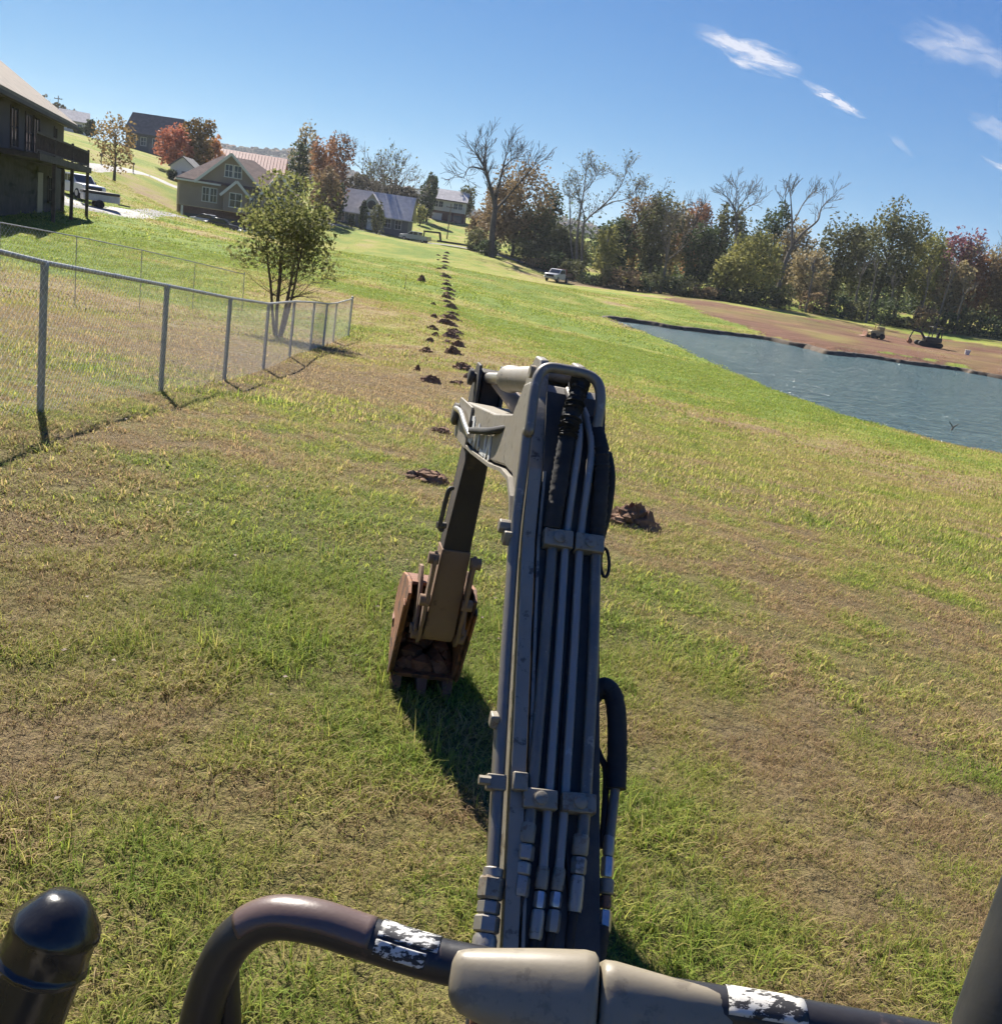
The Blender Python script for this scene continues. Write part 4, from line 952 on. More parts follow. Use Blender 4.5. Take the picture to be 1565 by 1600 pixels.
def decal_mat(name, bg, ink, scale, thr, rough=.5):
    m, nt, b = new_mat(name); N = nt.nodes; L = nt.links; tc = N.new('ShaderNodeTexCoord')
    mpn = N.new('ShaderNodeMapping'); mpn.inputs['Scale'].default_value = (1.0, 2.2, 2.2); L.new(tc.outputs['Object'], mpn.inputs[0])
    n = N.new('ShaderNodeTexNoise'); n.inputs['Scale'].default_value = scale; n.inputs['Detail'].default_value = 5; n.inputs['Roughness'].default_value = .7; L.new(mpn.outputs[0], n.inputs['Vector'])
    r = N.new('ShaderNodeValToRGB'); r.color_ramp.elements[0].position = thr; r.color_ramp.elements[1].position = thr + .03
    r.color_ramp.elements[0].color = (*ink, 1); r.color_ramp.elements[1].color = (*bg, 1); L.new(n.outputs['Fac'], r.inputs[0]); L.new(r.outputs[0], b.inputs['Base Color'])
    b.inputs['Roughness'].default_value = rough; return m
dec1 = decal_mat('worn_sticker', (.55, .54, .50), (.014, .014, .016), 60, .49)
dec2 = decal_mat('torn_sticker', (.60, .57, .50), (.03, .028, .025), 38, .455)
brn = worn('bar_worn_brown', (.105, .066, .058), (.16, .11, .10), .33, scale=12, amount=.62, dust_amt=.1)
# worn patches are half sleeves on the top of the tube
def half_sleeve(pts, r, a0, a1, name, mat, parent):
    mb = MB(); vs = []; fs = []; K = 12
    up = lw(m_O + np.array([0, 0, 1.0])).normalized()
    for i, p in enumerate(pts):
        t = (pts[min(i + 1, len(pts) - 1)] - pts[max(i - 1, 0)]).normalized(); back = t.cross(up).normalized(); n = back.cross(t).normalized()
        for k in range(K + 1):
            a = math.radians(a0 + (a1 - a0) * k / K); vs.append(p + (n * math.cos(a) + back * math.sin(a)) * r)
    for i in range(len(pts) - 1):
        for k in range(K): q = i * (K + 1) + k; fs.append((q, q + 1, q + K + 2, q + K + 1))
    mb.add(vs, fs); o = mb.build(name, mat, parent, 60)
    sd = o.modifiers.new('thickness', 'SOLIDIFY'); sd.thickness = .0006; sd.offset = 1
    return o
half_sleeve(sub(385, 585), BR + .0004, -75, 75, 'worn_patch', brn, bar)
half_sleeve(sub(588, 698), BR + .0004, -55, 35, 'sticker', dec1, bar)
half_sleeve(sub(588, 680), BR + .0004, 42, 82, 'sticker', dec1, bar)
half_sleeve(sub(1118, 1262), BR + .0004, -70, 60, 'sticker', dec2, bar)
# two-piece padded cover on the bar
def pad(p0, p1, secs, name):
    p0 = Vector(p0); p1 = Vector(p1); ax = (p1 - p0).normalized(); L_ = (p1 - p0).length
    up = lw(m_O + np.array([0, 0, 1.0])); dirv = (la(818, 1540, .92) - lw(v_c)).normalized(); x = dirv - ax * dirv.dot(ax); x.normalize(); y = ax.cross(x).normalized()
    if y.dot(up) < 0: y = -y
    vs = []; fs = []; K = 40
    for (t, hy, hx, oy) in secs:
        for k in range(K):
            a = 2 * math.pi * k / K; c, s = math.cos(a), math.sin(a); e = .62
            vs.append(p0 + ax * (t * L_) + x * (hx * math.copysign(abs(c) ** e, c)) + y * (oy + hy * math.copysign(abs(s) ** e, s)))
    n = len(secs)
    for i in range(n - 1):
        for k in range(K): k2 = (k + 1) % K; fs.append((i * K + k, i * K + k2, (i + 1) * K + k2, (i + 1) * K + k))
    fs.append(tuple(range(K))); fs.append(tuple((n - 1) * K + k for k in range(K)))
    mb = MB(); mb.add(vs, fs); return mb.build(name, pad_m, ex, 70)
pad(la(703, 1524, .915), la(931, 1556, .905), [(0, .010, .014, 0), (.012, .018, .022, 0), (.04, .024, .028, -.001), (.10, .028, .032, -.003), (.25, .033, .036, -.005), (.6, .040, .041, -.006), (.9, .045, .044, -.007), (.965, .044, .043, -.007), (.99, .040, .039, -.007), (1.0, .033, .032, -.007)], 'pad_cover')
pad(la(931, 1562, .905), la(1136, 1590, .90), [(0, .030, .030, -.004), (.012, .036, .036, -.004), (.05, .039, .038, -.004), (.12, .039, .038, -.004), (.3, .035, .035, -.003), (.6, .029, .030, -.002), (.9, .0245, .0245, -.001), (1.0, .0215, .0215, 0)], 'pad_cover')
MB().tube([la(742, 1640, .98), la(748, 1540, .99)], .0075, 10).build('stay_rod', rust, ex, 50)
# travel lever grip on the left
a = la(-22, 1720, .50); b = la(107, 1402, .50); d = (b - a); L_ = d.length
lv = MB().lathe(a, b, [(0, .0235), (L_ * .40, .0225), (L_ * .66, .0222), (L_ * .675, .0240), (L_ * .69, .0240), (L_ * .70, .0226), (L_ * .82, .0222), (L_ * .835, .0232), (L_ * .86, .0232), (L_ * .90, .0205), (L_ * .96, .0150), (L_ * 1.0, .0105), (L_ * 1.012, .004)], 14).build('lever_grip', grip_m, ex, bevel=.0015)
MB().tube([la(-60, 1800, .50), a + d * .1], .012, 12).build('lever_shaft', bar_m, ex, 50)
MB().tube([a + d * .3 + Vector((-.03, 0, -.01)), a + d * .62 + Vector((-.026, 0, -.008))], .011, 12).build('lever_boot', grip_m, ex, 50)
# canopy post on the right
MB().tube([lw((.62, .42, .6)), la(1535, 1800, .62), la(1566, 1620, .62), la(1645, 1395, .62), la(1720, 1180, .62)], .0300, 24).build('canopy_post', worn('post_black', (.014, .018, .024), (.05, .055, .06), .35, scale=12, amount=.68, dust_amt=.06), ex, 60)

# ================================================================== TREES
bark_m = M('bark', (.085, .068, .052), .9, var=.35, scale=3, bump=.6, bscale=14)
bark_pale = M('bark_pale', (.17, .145, .115), .9, var=.3, scale=3, bump=.5, bscale=14)
_leafm = {}
def leaf_mat(c1, c2, transl=.35):
    key = (c1, c2, transl)
    if key in _leafm: return _leafm[key]
    m, nt, bs = new_mat('foliage'); N = nt.nodes; L = nt.links
    a = N.new('ShaderNodeAttribute'); a.attribute_name = 'tone'
    rp = N.new('ShaderNodeValToRGB'); rp.color_ramp.elements[0].color = (*c1, 1); rp.color_ramp.elements[1].color = (*c2, 1)
    L.new(a.outputs['Fac'], rp.inputs[0]); L.new(rp.outputs[0], bs.inputs['Base Color']); bs.inputs['Roughness'].default_value = .75; bs.inputs['Specular IOR Level'].default_value = .2
    tr = N.new('ShaderNodeBsdfTranslucent'); L.new(rp.outputs[0], tr.inputs[0])
    ms = N.new('ShaderNodeMixShader'); ms.inputs[0].default_value = transl; L.new(bs.outputs[0], ms.inputs[1]); L.new(tr.outputs[0], ms.inputs[2])
    L.new(ms.outputs[0], N['Material Output'].inputs['Surface'])
    _leafm[key] = m; return m
def leaf_mesh(name, C, size, tone, mat, parent, rng, droop=0.0):
    """one rhombic leaf spray per centre in C (n,3)"""
    n = len(C); nv = rng.normal(size=(n, 3)); nv[:, 2] += .5; nv /= np.linalg.norm(nv, axis=1)[:, None]
    t = rng.normal(size=(n, 3)); t -= (t * nv).sum(1)[:, None] * nv; t /= np.linalg.norm(t, axis=1)[:, None]; t[:, 2] -= droop
    b = np.cross(nv, t); s = size * rng.uniform(.6, 1.35, n)[:, None]
    V = np.stack([C - t * s, C + b * s * .62, C + t * s, C - b * s * .62], 1).reshape(-1, 3)
    F = np.arange(n * 4).reshape(n, 4)
    return raw(name, V, F, mat, parent, attrs={'tone': np.repeat(np.clip(tone, 0, 1), 4)})
def limb(mb, p, d, L_, r, lev, rng, tips, seg, spread, ntw, up=.15, minr=.012):
    n = 4 if lev > 1 else 3; pts = [p.copy()]; rs = [r]; q = p.copy(); dd = d.copy()
    for i in range(n):
        dd = (dd + Vector((rng.gauss(0, 1), rng.gauss(0, 1), rng.gauss(0, .7))) * .13 + Vector((0, 0, up * .35))).normalized()
        q = q + dd * (L_ / n); pts.append(q.copy()); rs.append(max(minr, r * (1 - .55 * (i + 1) / n)))
    mb.tube(pts, rs, seg, cap=False)
    if lev <= 0:
        tips.append(q.copy()); return
    k = rng.randint(*ntw)
    for c in range(k):
        f = rng.uniform(.35, 1.0) if c else 1.0
        i = min(int(f * n), n - 1); base = pts[i].lerp(pts[i + 1], f * n - i) if f < 1 else pts[-1]
        ax = Vector((rng.gauss(0, 1), rng.gauss(0, 1), rng.gauss(0, 1))).normalized(); side = dd.cross(ax)
        if side.length < .05: continue
        side.normalize(); nd = (dd + side * rng.uniform(.35, 1.0) * spread).normalized()
        rr = rs[min(i + 1, n)] * rng.uniform(.55, .8)
        limb(mb, base, nd, L_ * rng.uniform(.55, .82), max(minr, rr), lev - 1, rng, tips, max(3, seg - 1), spread, ntw, up, minr)
def bare_tree(base, h, seed, label, stems=1, lev=4, spread=.75, lean=(0, 0), trunk_f=.38, r=None, leaves=None, mat=bark_m, stem_spread=.35, cat='tree', group=None, ntw=(2, 4), name='bare_tree', fork=.5, minr=.014):
    rng = random.Random(seed); root = empty(name, base, label=label, cat=cat, group=group); tips = []; mb = MB(); r = r or h * .022
    for s in range(stems):
        a = 6.283 * s / stems + rng.uniform(0, .7); k = stem_spread if stems > 1 else 0
        d = Vector((lean[0] + math.cos(a) * k, lean[1] + math.sin(a) * k, 1)).normalized()
        o = Vector((math.cos(a), math.sin(a), 0)) * (.03 * h if stems > 1 else 0)
        pts = [o + Vector((0, 0, -.3))]; rs = [r * 1.5]; q = o.copy()
        for i in range(5):
            q = q + (d + Vector((rng.gauss(0, .05), rng.gauss(0, .05), 0))) * (h * trunk_f / 5); pts.append(q.copy()); rs.append(r * (1.1 - .09 * i))
        mb.tube(pts, rs, 8, cap=False)
        n = rng.randint(3, 4) if stems == 1 else 3
        for c in range(n):
            an = 6.283 * c / n + rng.uniform(-.5, .5); nd = (d + Vector((math.cos(an), math.sin(an), 0)) * fork * rng.uniform(.5, 1.2)).normalized()
            limb(mb, q if c else pts[-1], nd, h * (1 - trunk_f) * .42, r * .62, lev, rng, tips, 6, spread, ntw, minr=minr)
    mx = max(v_[2] for v_ in mb.v); k = h / mx
    mb.v = [(x * (1 if k > 1 else k), y * (1 if k > 1 else k), z * k if z > 0 else z) for x, y, z in mb.v]
    tr = mb.build('trunk', mat, root, 60)
    if leaves:
        n, size, sig, c1, c2 = leaves; nr = np.random.default_rng(seed)
        T = np.array([(t.x * min(k, 1), t.y * min(k, 1), t.z * k) for t in tips]); C = T[nr.integers(0, len(T), n)] + nr.normal(size=(n, 3)) * sig
        leaf_mesh('crown', C, size, nr.random(n), leaf_mat(c1, c2), root, nr)
    return root
def leafy_tree(base, h, w, seed, label, c1, c2, n=2600, size=.3, trunk_f=.22, squash=1.0, cat='tree', group=None, name='leafy_tree', nclump=26, lumps=.34, cone=0.0, mat=bark_m, transl=.3):
    rng = random.Random(seed); nr = np.random.default_rng(seed); root = empty(name, base, label=label, cat=cat, group=group)
    z0 = h * trunk_f; hz = (h - z0) / 2; cz = z0 + hz; mb = MB(); r = h * .017 + .04
    top = Vector((rng.uniform(-.1, .1) * w, rng.uniform(-.1, .1) * w, h * .8))
    mid = Vector((rng.uniform(-.04, .04) * w, rng.uniform(-.04, .04) * w, h * .4))
    mb.tube(spline([Vector((0, 0, -.3)), mid * .5, mid, top], 3), [r * 1.3 - r * 1.15 * i / 9 for i in range(10)], 7, cap=False)
    cl = []
    for i in range(nclump):
        a = i * 2.399 + rng.uniform(-.4, .4); f = (i + .5) / nclump; zz = 1 - 2 * f; zz = zz * rng.uniform(.75, 1.05)
        rad = math.sqrt(max(0, 1 - zz * zz)) * rng.uniform(.45, 1.08)
        if cone: rad *= (1 - cone * (zz + 1) / 2) * 1.35
        p = Vector((rad * math.cos(a) * w / 2 * .82, rad * math.sin(a) * w / 2 * .82, cz + zz * hz * .86)); cl.append(p)
        if i % 2 == 0:
            b0 = Vector((mid.x, mid.y, max(h * .15, min(p.z - abs(rad) * w * .25, h * .75))))
            mb.tube(spline([b0, b0.lerp(p, .5) + Vector((0, 0, .06 * h * rng.random())), p], 2), [r * .4, r * .32, r * .24, r * .16, r * .1], 5, cap=False)
    mb.build('trunk', mat, root, 60)
    cl = np.array(cl); k = nr.integers(0, len(cl), n); sig = np.array([w, w, (h - z0) * squash]) * lumps * .36
    per = nr.uniform(.6, 1.25, len(cl))
    off = nr.normal(size=(n, 3)); off /= np.linalg.norm(off, axis=1)[:, None]; off *= (nr.random(n) ** .45)[:, None] * 1.55
    C = cl[k] + off * sig * per[k][:, None]
    C[:, 2] = np.maximum(C[:, 2], z0 * .35)
    tone = nr.random(n) * .55 + nr.random(len(cl))[k] * .55 - .05
    leaf_mesh('crown', C, size, tone, leaf_mat(c1, c2, transl), root, nr)
    return root
def hgt(u, v_top, D, base):
    return max(1.5, float(at(u, v_top, D)[2] - base.z))

OLIVE = ((0.070, 0.079, 0.034), (0.219, 0.215, 0.091)); DKGRN = ((0.039, 0.056, 0.027), (0.120, 0.151, 0.062)); YELG = ((0.163, 0.173, 0.052), (0.411, 0.383, 0.129)); BROWN = ((0.136, 0.100, 0.057), (0.373, 0.261, 0.136))
RUSTL = ((0.210, 0.108, 0.059), (0.490, 0.269, 0.144)); ORANG = ((0.329, 0.157, 0.069), (0.707, 0.364, 0.156)); TAN = ((0.194, 0.157, 0.085), (0.457, 0.371, 0.192)); CRIM = ((0.184, 0.070, 0.086), (0.336, 0.164, 0.180)); GRN = ((0.108, 0.149, 0.047), (0.282, 0.334, 0.118)); REDO = ((0.350, 0.128, 0.074), (0.660, 0.273, 0.164))
cname = {id(OLIVE): 'olive-green', id(DKGRN): 'dark green', id(YELG): 'yellow-green', id(BROWN): 'brown-leaved', id(RUSTL): 'rust-brown', id(TAN): 'tan', id(CRIM): 'crimson', id(GRN): 'green', id(ORANG): 'orange'}
G_TL = 'trees of the line behind the pond'
# (u, depth, top row, width px, palette, count, trunk fraction)
line = [(800, 178, 256, 112, BROWN, 3600, .08), (772, 182, 285, 70, BROWN, 2200, .1), (846, 184, 290, 40, DKGRN, 1500, .1), (828, 176, 318, 60, OLIVE, 1800, .05), (868, 172, 352, 60, OLIVE, 1600, .03), (890, 170, 368, 50, OLIVE, 1200, .03),
        (952, 172, 338, 64, DKGRN, 2200, .1), (940, 163, 352, 46, YELG, 1200, .1), (985, 178, 302, 62, BROWN, 2200, .15), (1012, 170, 300, 66, OLIVE, 2600, .12), (1042, 176, 318, 56, TAN, 1800, .15), (1070, 180, 312, 60, RUSTL, 2200, .15), (1085, 166, 345, 60, DKGRN, 2200, .1),
        (1120, 178, 314, 62, OLIVE, 2400, .15), (1150, 168, 360, 60, DKGRN, 2000, .1), (1188, 178, 318, 58, DKGRN, 2400, .12), (1165, 156, 362, 92, YELG, 2400, .18), (1128, 158, 395, 60, YELG, 1100, .15), (1222, 172, 345, 62, TAN, 2000, .15), (1248, 162, 385, 70, TAN, 1700, .1), (1290, 170, 338, 72, OLIVE, 2600, .12),
        (1322, 176, 352, 60, OLIVE, 2200, .15), (1362, 164, 322, 92, OLIVE, 3600, .15), (1396, 172, 335, 60, OLIVE, 2200, .15), (1428, 162, 362, 62, YELG, 1900, .2), (1445, 174, 372, 50, OLIVE, 1500, .2), (1474, 168, 350, 78, CRIM, 1700, .45), (1470, 160, 400, 60, TAN, 1700, .15), (1500, 164, 392, 56, RUSTL, 1700, .15),
        (1528, 168, 378, 60, TAN, 1900, .15), (1556, 162, 384, 66, BROWN, 2000, .12), (1600, 160, 392, 70, OLIVE, 2000, .12), (1650, 160, 395, 80, BROWN, 2000, .12)]
line.sort(key=lambda t: t[0])
cnt = {}
for i, (u, D, vt, wp, pal, n, tf) in enumerate(line):
    cnt[id(pal)] = cnt.get(id(pal), 0) + 1
    b = spot(u, D); h = hgt(u, vt, D, b); w = wp * D / FPX
    lab = '%s leafy tree, %s from the left in the tree line behind the pond' % (cname[id(pal)], ORD[i])
    leafy_tree(b, h, w * 1.08, 300 + i, lab, *pal, n=int(n * 1.5), size=.27, trunk_f=min(.25, tf * 1.15), group=G_TL, nclump=34, lumps=.34, transl=.32, mat=bark_pale if i % 3 == 0 else bark_m)
# undergrowth shrubs along the foot of the line
shr = [(742, 176), (760, 170), (818, 168), (842, 166), (866, 164), (895, 161), (925, 158), (948, 157), (972, 156), (998, 157), (1022, 158), (1048, 158), (1075, 157), (1102, 156), (1130, 157), (1160, 155), (1190, 156), (1215, 155), (1270, 156), (1305, 156), (1335, 156), (1375, 154), (1405, 155), (1440, 152), (1480, 153), (1512, 152), (1545, 151), (1590, 150)]
for i, (u, D) in enumerate(shr):
    rng = random.Random(900 + i); b = spot(u, D); h = rng.uniform(1.6, 4.2); pal = [OLIVE, DKGRN, OLIVE, BROWN, DKGRN][i % 5]
    leafy_tree(b, h, rng.uniform(4.0, 6.5), 900 + i, '%s shrub at the foot of the pond tree line, %s from the left' % (cname[id(pal)], ORD[i]), *pal, n=750, size=.24, trunk_f=.02, cat='shrub', group='undergrowth shrubs below the treeline', name='shrub', nclump=14, lumps=.5)
# dark thicket closing the view deeper in the wood
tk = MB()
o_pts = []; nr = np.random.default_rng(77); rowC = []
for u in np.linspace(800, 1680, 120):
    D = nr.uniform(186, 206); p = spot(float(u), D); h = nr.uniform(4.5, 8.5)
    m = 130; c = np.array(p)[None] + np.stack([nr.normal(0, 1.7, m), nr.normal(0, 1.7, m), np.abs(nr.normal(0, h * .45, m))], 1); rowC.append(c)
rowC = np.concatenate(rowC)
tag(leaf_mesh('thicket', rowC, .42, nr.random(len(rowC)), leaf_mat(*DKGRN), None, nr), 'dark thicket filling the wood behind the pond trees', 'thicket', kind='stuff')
# bare and thinly leaved trees standing out of the line
def bt_at(u, D, vt, seed, label, **k):
    b = spot(u, D); return bare_tree(b, hgt(u, vt, D, b), seed, label, **k)
def guided_tree(u, D, label, stems, seed, r, mat=bark_m, twig=2.0, lev=2, leaves=None, minr=.022, dense=4, ntw=(2, 3)):
    """tree whose main limbs follow given photo polylines at one depth; twigs grow from them"""
    rng = random.Random(seed); b = spot(u, D); root = empty('bare_tree', b, label=label, cat='tree'); mb = MB(); tips = []
    for (pl, r0, r1) in stems:
        n = len(pl); pts = []
        for i, (pu, pv) in enumerate(pl):
            p = Vector(at(pu, pv, D)) - b; p.y += (i / max(1, n - 1)) * rng.uniform(-1.6, 1.6)
            if i == 0 and p.z < 1: p.z = -.3; p.y = 0
            pts.append(p)
        P = spline(pts, 5); m = len(P); rs = [r * (r0 + (r1 - r0) * i / (m - 1)) for i in range(m)]
        mb.tube(P, rs, 7, cap=False)
        for i in range(int(m * .45), m):
            for c in range(dense if i > m * .7 else max(1, dense // 2)):
                if rng.random() < .4 and i < m - 1: continue
                t = (P[min(i + 1, m - 1)] - P[i - 1]).normalized(); ax = Vector((rng.gauss(0, 1), rng.gauss(0, 1), rng.gauss(0, 1)))
                sd = t.cross(ax)
                if sd.length < .1: continue
                limb(mb, P[i], (t * .6 + sd.normalized() * rng.uniform(.4, .9) + Vector((0, 0, .35))).normalized(), twig * rng.uniform(.5, 1.15), max(minr, rs[i] * .45), lev, rng, tips, 5, .7, ntw, minr=minr)
    mb.build('trunk', mat, root, 60)
    if leaves:
        n, size, sig, c1, c2 = leaves; nr = np.random.default_rng(seed); T = np.array([tuple(t) for t in tips]); C = T[nr.integers(0, len(T), n)] + nr.normal(size=(n, 3)) * sig
        leaf_mesh('crown', C, size, nr.random(n), leaf_mat(c1, c2), root, nr)
    return root
guided_tree(768, 168, 'tall bare tree with three heavy limbs beside the trailer', [([(768, 402), (769, 360), (773, 322), (765, 290), (757, 262), (742, 238)], 1.25, .25), ([(757, 266), (745, 262), (732, 262), (724, 278)], .35, .12), ([(772, 325), (779, 290), (786, 260), (792, 236)], .6, .16), ([(772, 330), (790, 310), (812, 285), (835, 258)], .55, .14), ([(757, 264), (756, 245), (760, 232)], .3, .12), ([(786, 262), (798, 250), (806, 246)], .25, .1)], 21, .50, twig=2.3, minr=.03)
guided_tree(905, 164, 'tall thin multi-stemmed tree with sparse pale leaf tufts near the white truck', [([(903, 428), (901, 380), (905, 340), (912, 300), (916, 262)], 1.0, .2), ([(899, 428), (892, 380), (890, 330), (890, 302)], .7, .2), ([(910, 428), (910, 370), (915, 345), (945, 318), (968, 292), (978, 268)], .9, .15), ([(908, 400), (912, 345), (908, 320), (898, 290)], .6, .15), ([(930, 330), (955, 316), (978, 310), (995, 295)], .45, .12), ([(912, 300), (925, 285), (932, 272)], .35, .12)], 34, .27, twig=1.7, leaves=(800, .19, .45, (.12, .12, .07), (.26, .26, .16)), minr=.024, mat=bark_pale)
bt_at(945, 170, 270, 35, 'slender bare tree leaning right out of the dark trees', lev=3, spread=.6, trunk_f=.5, lean=(.35, 0), r=.2, minr=.025, leaves=(200, .2, .5, (.09, .09, .05), (.20, .20, .12)))
bt_at(1030, 158, 300, 36, 'bare grey tree with crooked forks in front of the olive trees', lev=4, spread=.6, trunk_f=.35, r=.26, mat=bark_pale, minr=.025)
guided_tree(1132, 158, 'bare leaning tree with a broad fan of twigs above the yellow-green trees', [([(1130, 468), (1136, 430), (1146, 390), (1150, 345), (1146, 318)], 1.0, .3), ([(1148, 330), (1140, 312), (1130, 302)], .35, .12), ([(1148, 330), (1150, 308), (1152, 294)], .35, .12), ([(1148, 335), (1160, 315), (1172, 302)], .35, .12), ([(1149, 340), (1166, 325), (1180, 318)], .3, .12)], 43, .30, mat=bark_pale, twig=1.7, minr=.024)
guided_tree(1212, 157, 'tall bare forked tree leaning right above the clay bank', [([(1210, 480), (1218, 440), (1228, 405), (1236, 385)], 1.15, .75), ([(1236, 387), (1238, 352), (1236, 325), (1232, 300)], .6, .14), ([(1236, 388), (1252, 365), (1275, 345), (1284, 325), (1298, 308)], .65, .14), ([(1238, 350), (1248, 330), (1258, 316), (1266, 300)], .35, .12), ([(1237, 340), (1229, 322), (1228, 302)], .3, .1)], 47, .38, mat=bark_pale, twig=1.6, minr=.026, dense=3)
bt_at(1066, 176, 296, 53, 'thin bare treetop above the rust-brown tree', lev=3, spread=.6, trunk_f=.6, r=.15, minr=.022)
bt_at(1512, 164, 356, 59, 'pale bare twiggy tree right of the crimson tree', lev=4, spread=.7, trunk_f=.4, r=.2, mat=bark_pale, minr=.025, leaves=(160, .2, .4, *TAN))
for i, (u, D) in enumerate([(1258, 155), (1330, 156), (1352, 154), (1385, 155), (1432, 153), (1460, 153), (1490, 152)]):
    b = spot(u, D); bare_tree(b, 9 + (i % 3) * 1.5, 600 + i, 'thin grey trunk at the wood edge above the clay, %s from the left' % ORD[i], lev=2, spread=.5, trunk_f=.62, r=.17, mat=bark_pale, lean=(.05 * (i % 3 - 1), 0), group='thin trunks at the wood edge', minr=.02)

# small multi-stemmed tree behind the fence
b = spot(434, 29.0)
root = empty('multi_stem_tree', b, label='small green multi-stemmed tree behind the chain-link fence', cat='tree'); rng = random.Random(8); mb = MB(); tips = []
Ht = hgt(440, 262, 29, b)
for s in range(6):
    a = 6.283 * s / 6 + .3; k = .10 + .07 * (s % 2)
    d = Vector((math.cos(a) * k + .03, math.sin(a) * k, 1)).normalized(); o = Vector((math.cos(a), math.sin(a), 0)) * .12
    pts = [o * .6 + Vector((0, 0, -.1))]; q = o.copy(); rs = [.05]
    for i in range(7): q = q + d * Ht * .08 + Vector((rng.gauss(0, .012), rng.gauss(0, .012), 0)); pts.append(q.copy()); rs.append(.046 - .003 * i)
    mb.tube(pts, rs, 7, cap=False)
    for j in range(3, 8):
        for c in range(2):
            an = rng.uniform(0, 6.28); up_ = .45 + .2 * (j - 3)
            limb(mb, pts[j], Vector((math.cos(an), math.sin(an), up_)).normalized(), Ht * (.125 + .014 * (7 - j)), .014, 2, rng, tips, 4, .8, (2, 3), up=.1, minr=.004)
mb.build('trunk', bark_m, root, 60)
nr = np.random.default_rng(12); T = np.array([tuple(t) for t in tips])
T = T[(T[:, 2] > Ht * .40) & (T[:, 2] < Ht * 1.0)]
n = 4300; wt = .1 + (T[:, 2] / Ht) ** 1.6; wt /= wt.sum(); kk = nr.choice(len(T), n, p=wt); C = T[kk] + nr.normal(size=(n, 3)) * np.array([.20, .20, .16])
extra = 1300; a = nr.uniform(0, 6.28, extra); zz = nr.uniform(.5, .97, extra); rr = np.sqrt(nr.random(extra)) * (1.45 * np.sqrt(np.clip(1 - ((zz - .62) / .38) ** 2, 0, 1)))
C = np.concatenate([C, np.stack([rr * np.cos(a), rr * np.sin(a), zz * Ht], 1)])
zf = C[:, 2] / Ht; lim = 1.85 * np.sqrt(np.clip(1 - ((zf - .62) / .40) ** 2, 0, 1)); rad = np.hypot(C[:, 0], C[:, 1]); C[:, :2] *= np.where(rad > lim, lim / np.maximum(rad, 1e-6) * nr.uniform(.75, 1.08, len(C)), 1)[:, None]
leaf_mesh('crown', C, .058, np.clip(nr.normal(.5, .25, len(C)), 0, 1), leaf_mat((.11, .135, .042), (.29, .285, .105), .5), root, nr, .3)

# trees among the houses
def lt(u, D, vt, wp, pal, lab, n=1800, tf=.2, size=.3, **k):
    b = spot(u, D); return leafy_tree(b, hgt(u, vt, D, b), wp * D / FPX, int(u * 7 + D), lab, *pal, n=n, size=size, trunk_f=tf, **k)
lt(178, 128, 178, 78, ((.17, .125, .055), (.36, .24, .10)), 'thin olive-orange tree on the lawn right of the dark lodge', 1250, .18, .2, transl=.45)
lt(270, 172, 198, 56, REDO, 'short red-orange tree right of the grey hilltop house', 1800, .1, .3)
lt(307, 176, 180, 62, ((.10, .085, .025), (.30, .17, .05)), 'tall orange and green tree above the white shed', 2600, .1, .3)
lt(332, 180, 212, 30, ORANG, 'narrow orange tree at the left end of the salmon roof', 900, .15, .3)
lt(268, 158, 270, 18, DKGRN, 'dark round bush at the left corner of the white shed', 500, .05, .22, cat='shrub', name='shrub')
lt(141, 200, 186, 20, DKGRN, 'dark pointed evergreen on the hilltop by the far white house', 700, .05, .3, cone=.6)
lt(122, 204, 200, 16, DKGRN, 'low dark evergreen beside the pointed one on the hilltop', 500, .05, .3)
for i, (u, vt, w) in enumerate([(62, 150, 40), (86, 160, 36), (108, 172, 30)]):
    lt(u, 230, vt, w, ((.08, .075, .045), (.17, .15, .09)), 'hazy grey-green hilltop tree behind the lodge roof, %s from the left' % ORD[i], 900, .2, .36, group='hilltop trees behind the lodge')
lt(470, 190, 192, 46, TAN, 'tall pale tan tree, leftmost of the cluster behind the grey house', 900, .25, .3)
lt(462, 184, 225, 36, DKGRN, 'dark conifer in the cluster behind the grey house', 1200, .05, .3)
lt(498, 180, 215, 56, RUSTL, 'rust-red tree in the cluster left of the pale-roofed house', 2200, .1, .3)
lt(520, 186, 205, 50, ((.15, .075, .04), (.26, .15, .09)), 'thin orange-pink tree, rightmost leafy one left of the pale-roofed house', 1300, .2, .3)
lt(505, 165, 262, 56, BROWN, 'brown bushy tree beside the left end of the pale-roofed house', 2200, .04, .3)
lt(525, 170, 285, 26, DKGRN, 'dark shrub against the left end of the pale-roofed house', 900, .02, .26, cat='shrub', name='shrub')
bt_at(590, 200, 216, 71, 'bare tree with a rounded fan of twigs behind the pale-roofed house', stems=3, lev=4, spread=.75, trunk_f=.3, r=.2, stem_spread=.3, minr=.03, mat=bark_pale, leaves=(420, .26, .6, (.09, .10, .05), (.2, .2, .1)))
bt_at(532, 205, 205, 73, 'thin bare treetop right of the orange-pink tree', lev=3, spread=.6, trunk_f=.5, r=.16, minr=.025, mat=bark_pale)
for i, (u, vt, w) in enumerate([(560, 268, 60), (600, 275, 60), (632, 290, 50)]):
    lt(u, 225, vt, w, ((.06, .055, .04), (.13, .11, .075)), 'hazy brown tree close behind the pale roof ridge, %s from the left' % ORD[i], 1200, .08, .36, group='trees behind the pale roof')
lt(565, 176, 310, 16, DKGRN, 'dark pointed conifer in front of the pale-roofed house', 700, .03, .2, cone=.7)
lt(588, 174, 314, 22, OLIVE, 'olive upright shrub right of the conifer at the pale-roofed house', 800, .03, .2, cone=.4, cat='shrub', name='shrub')
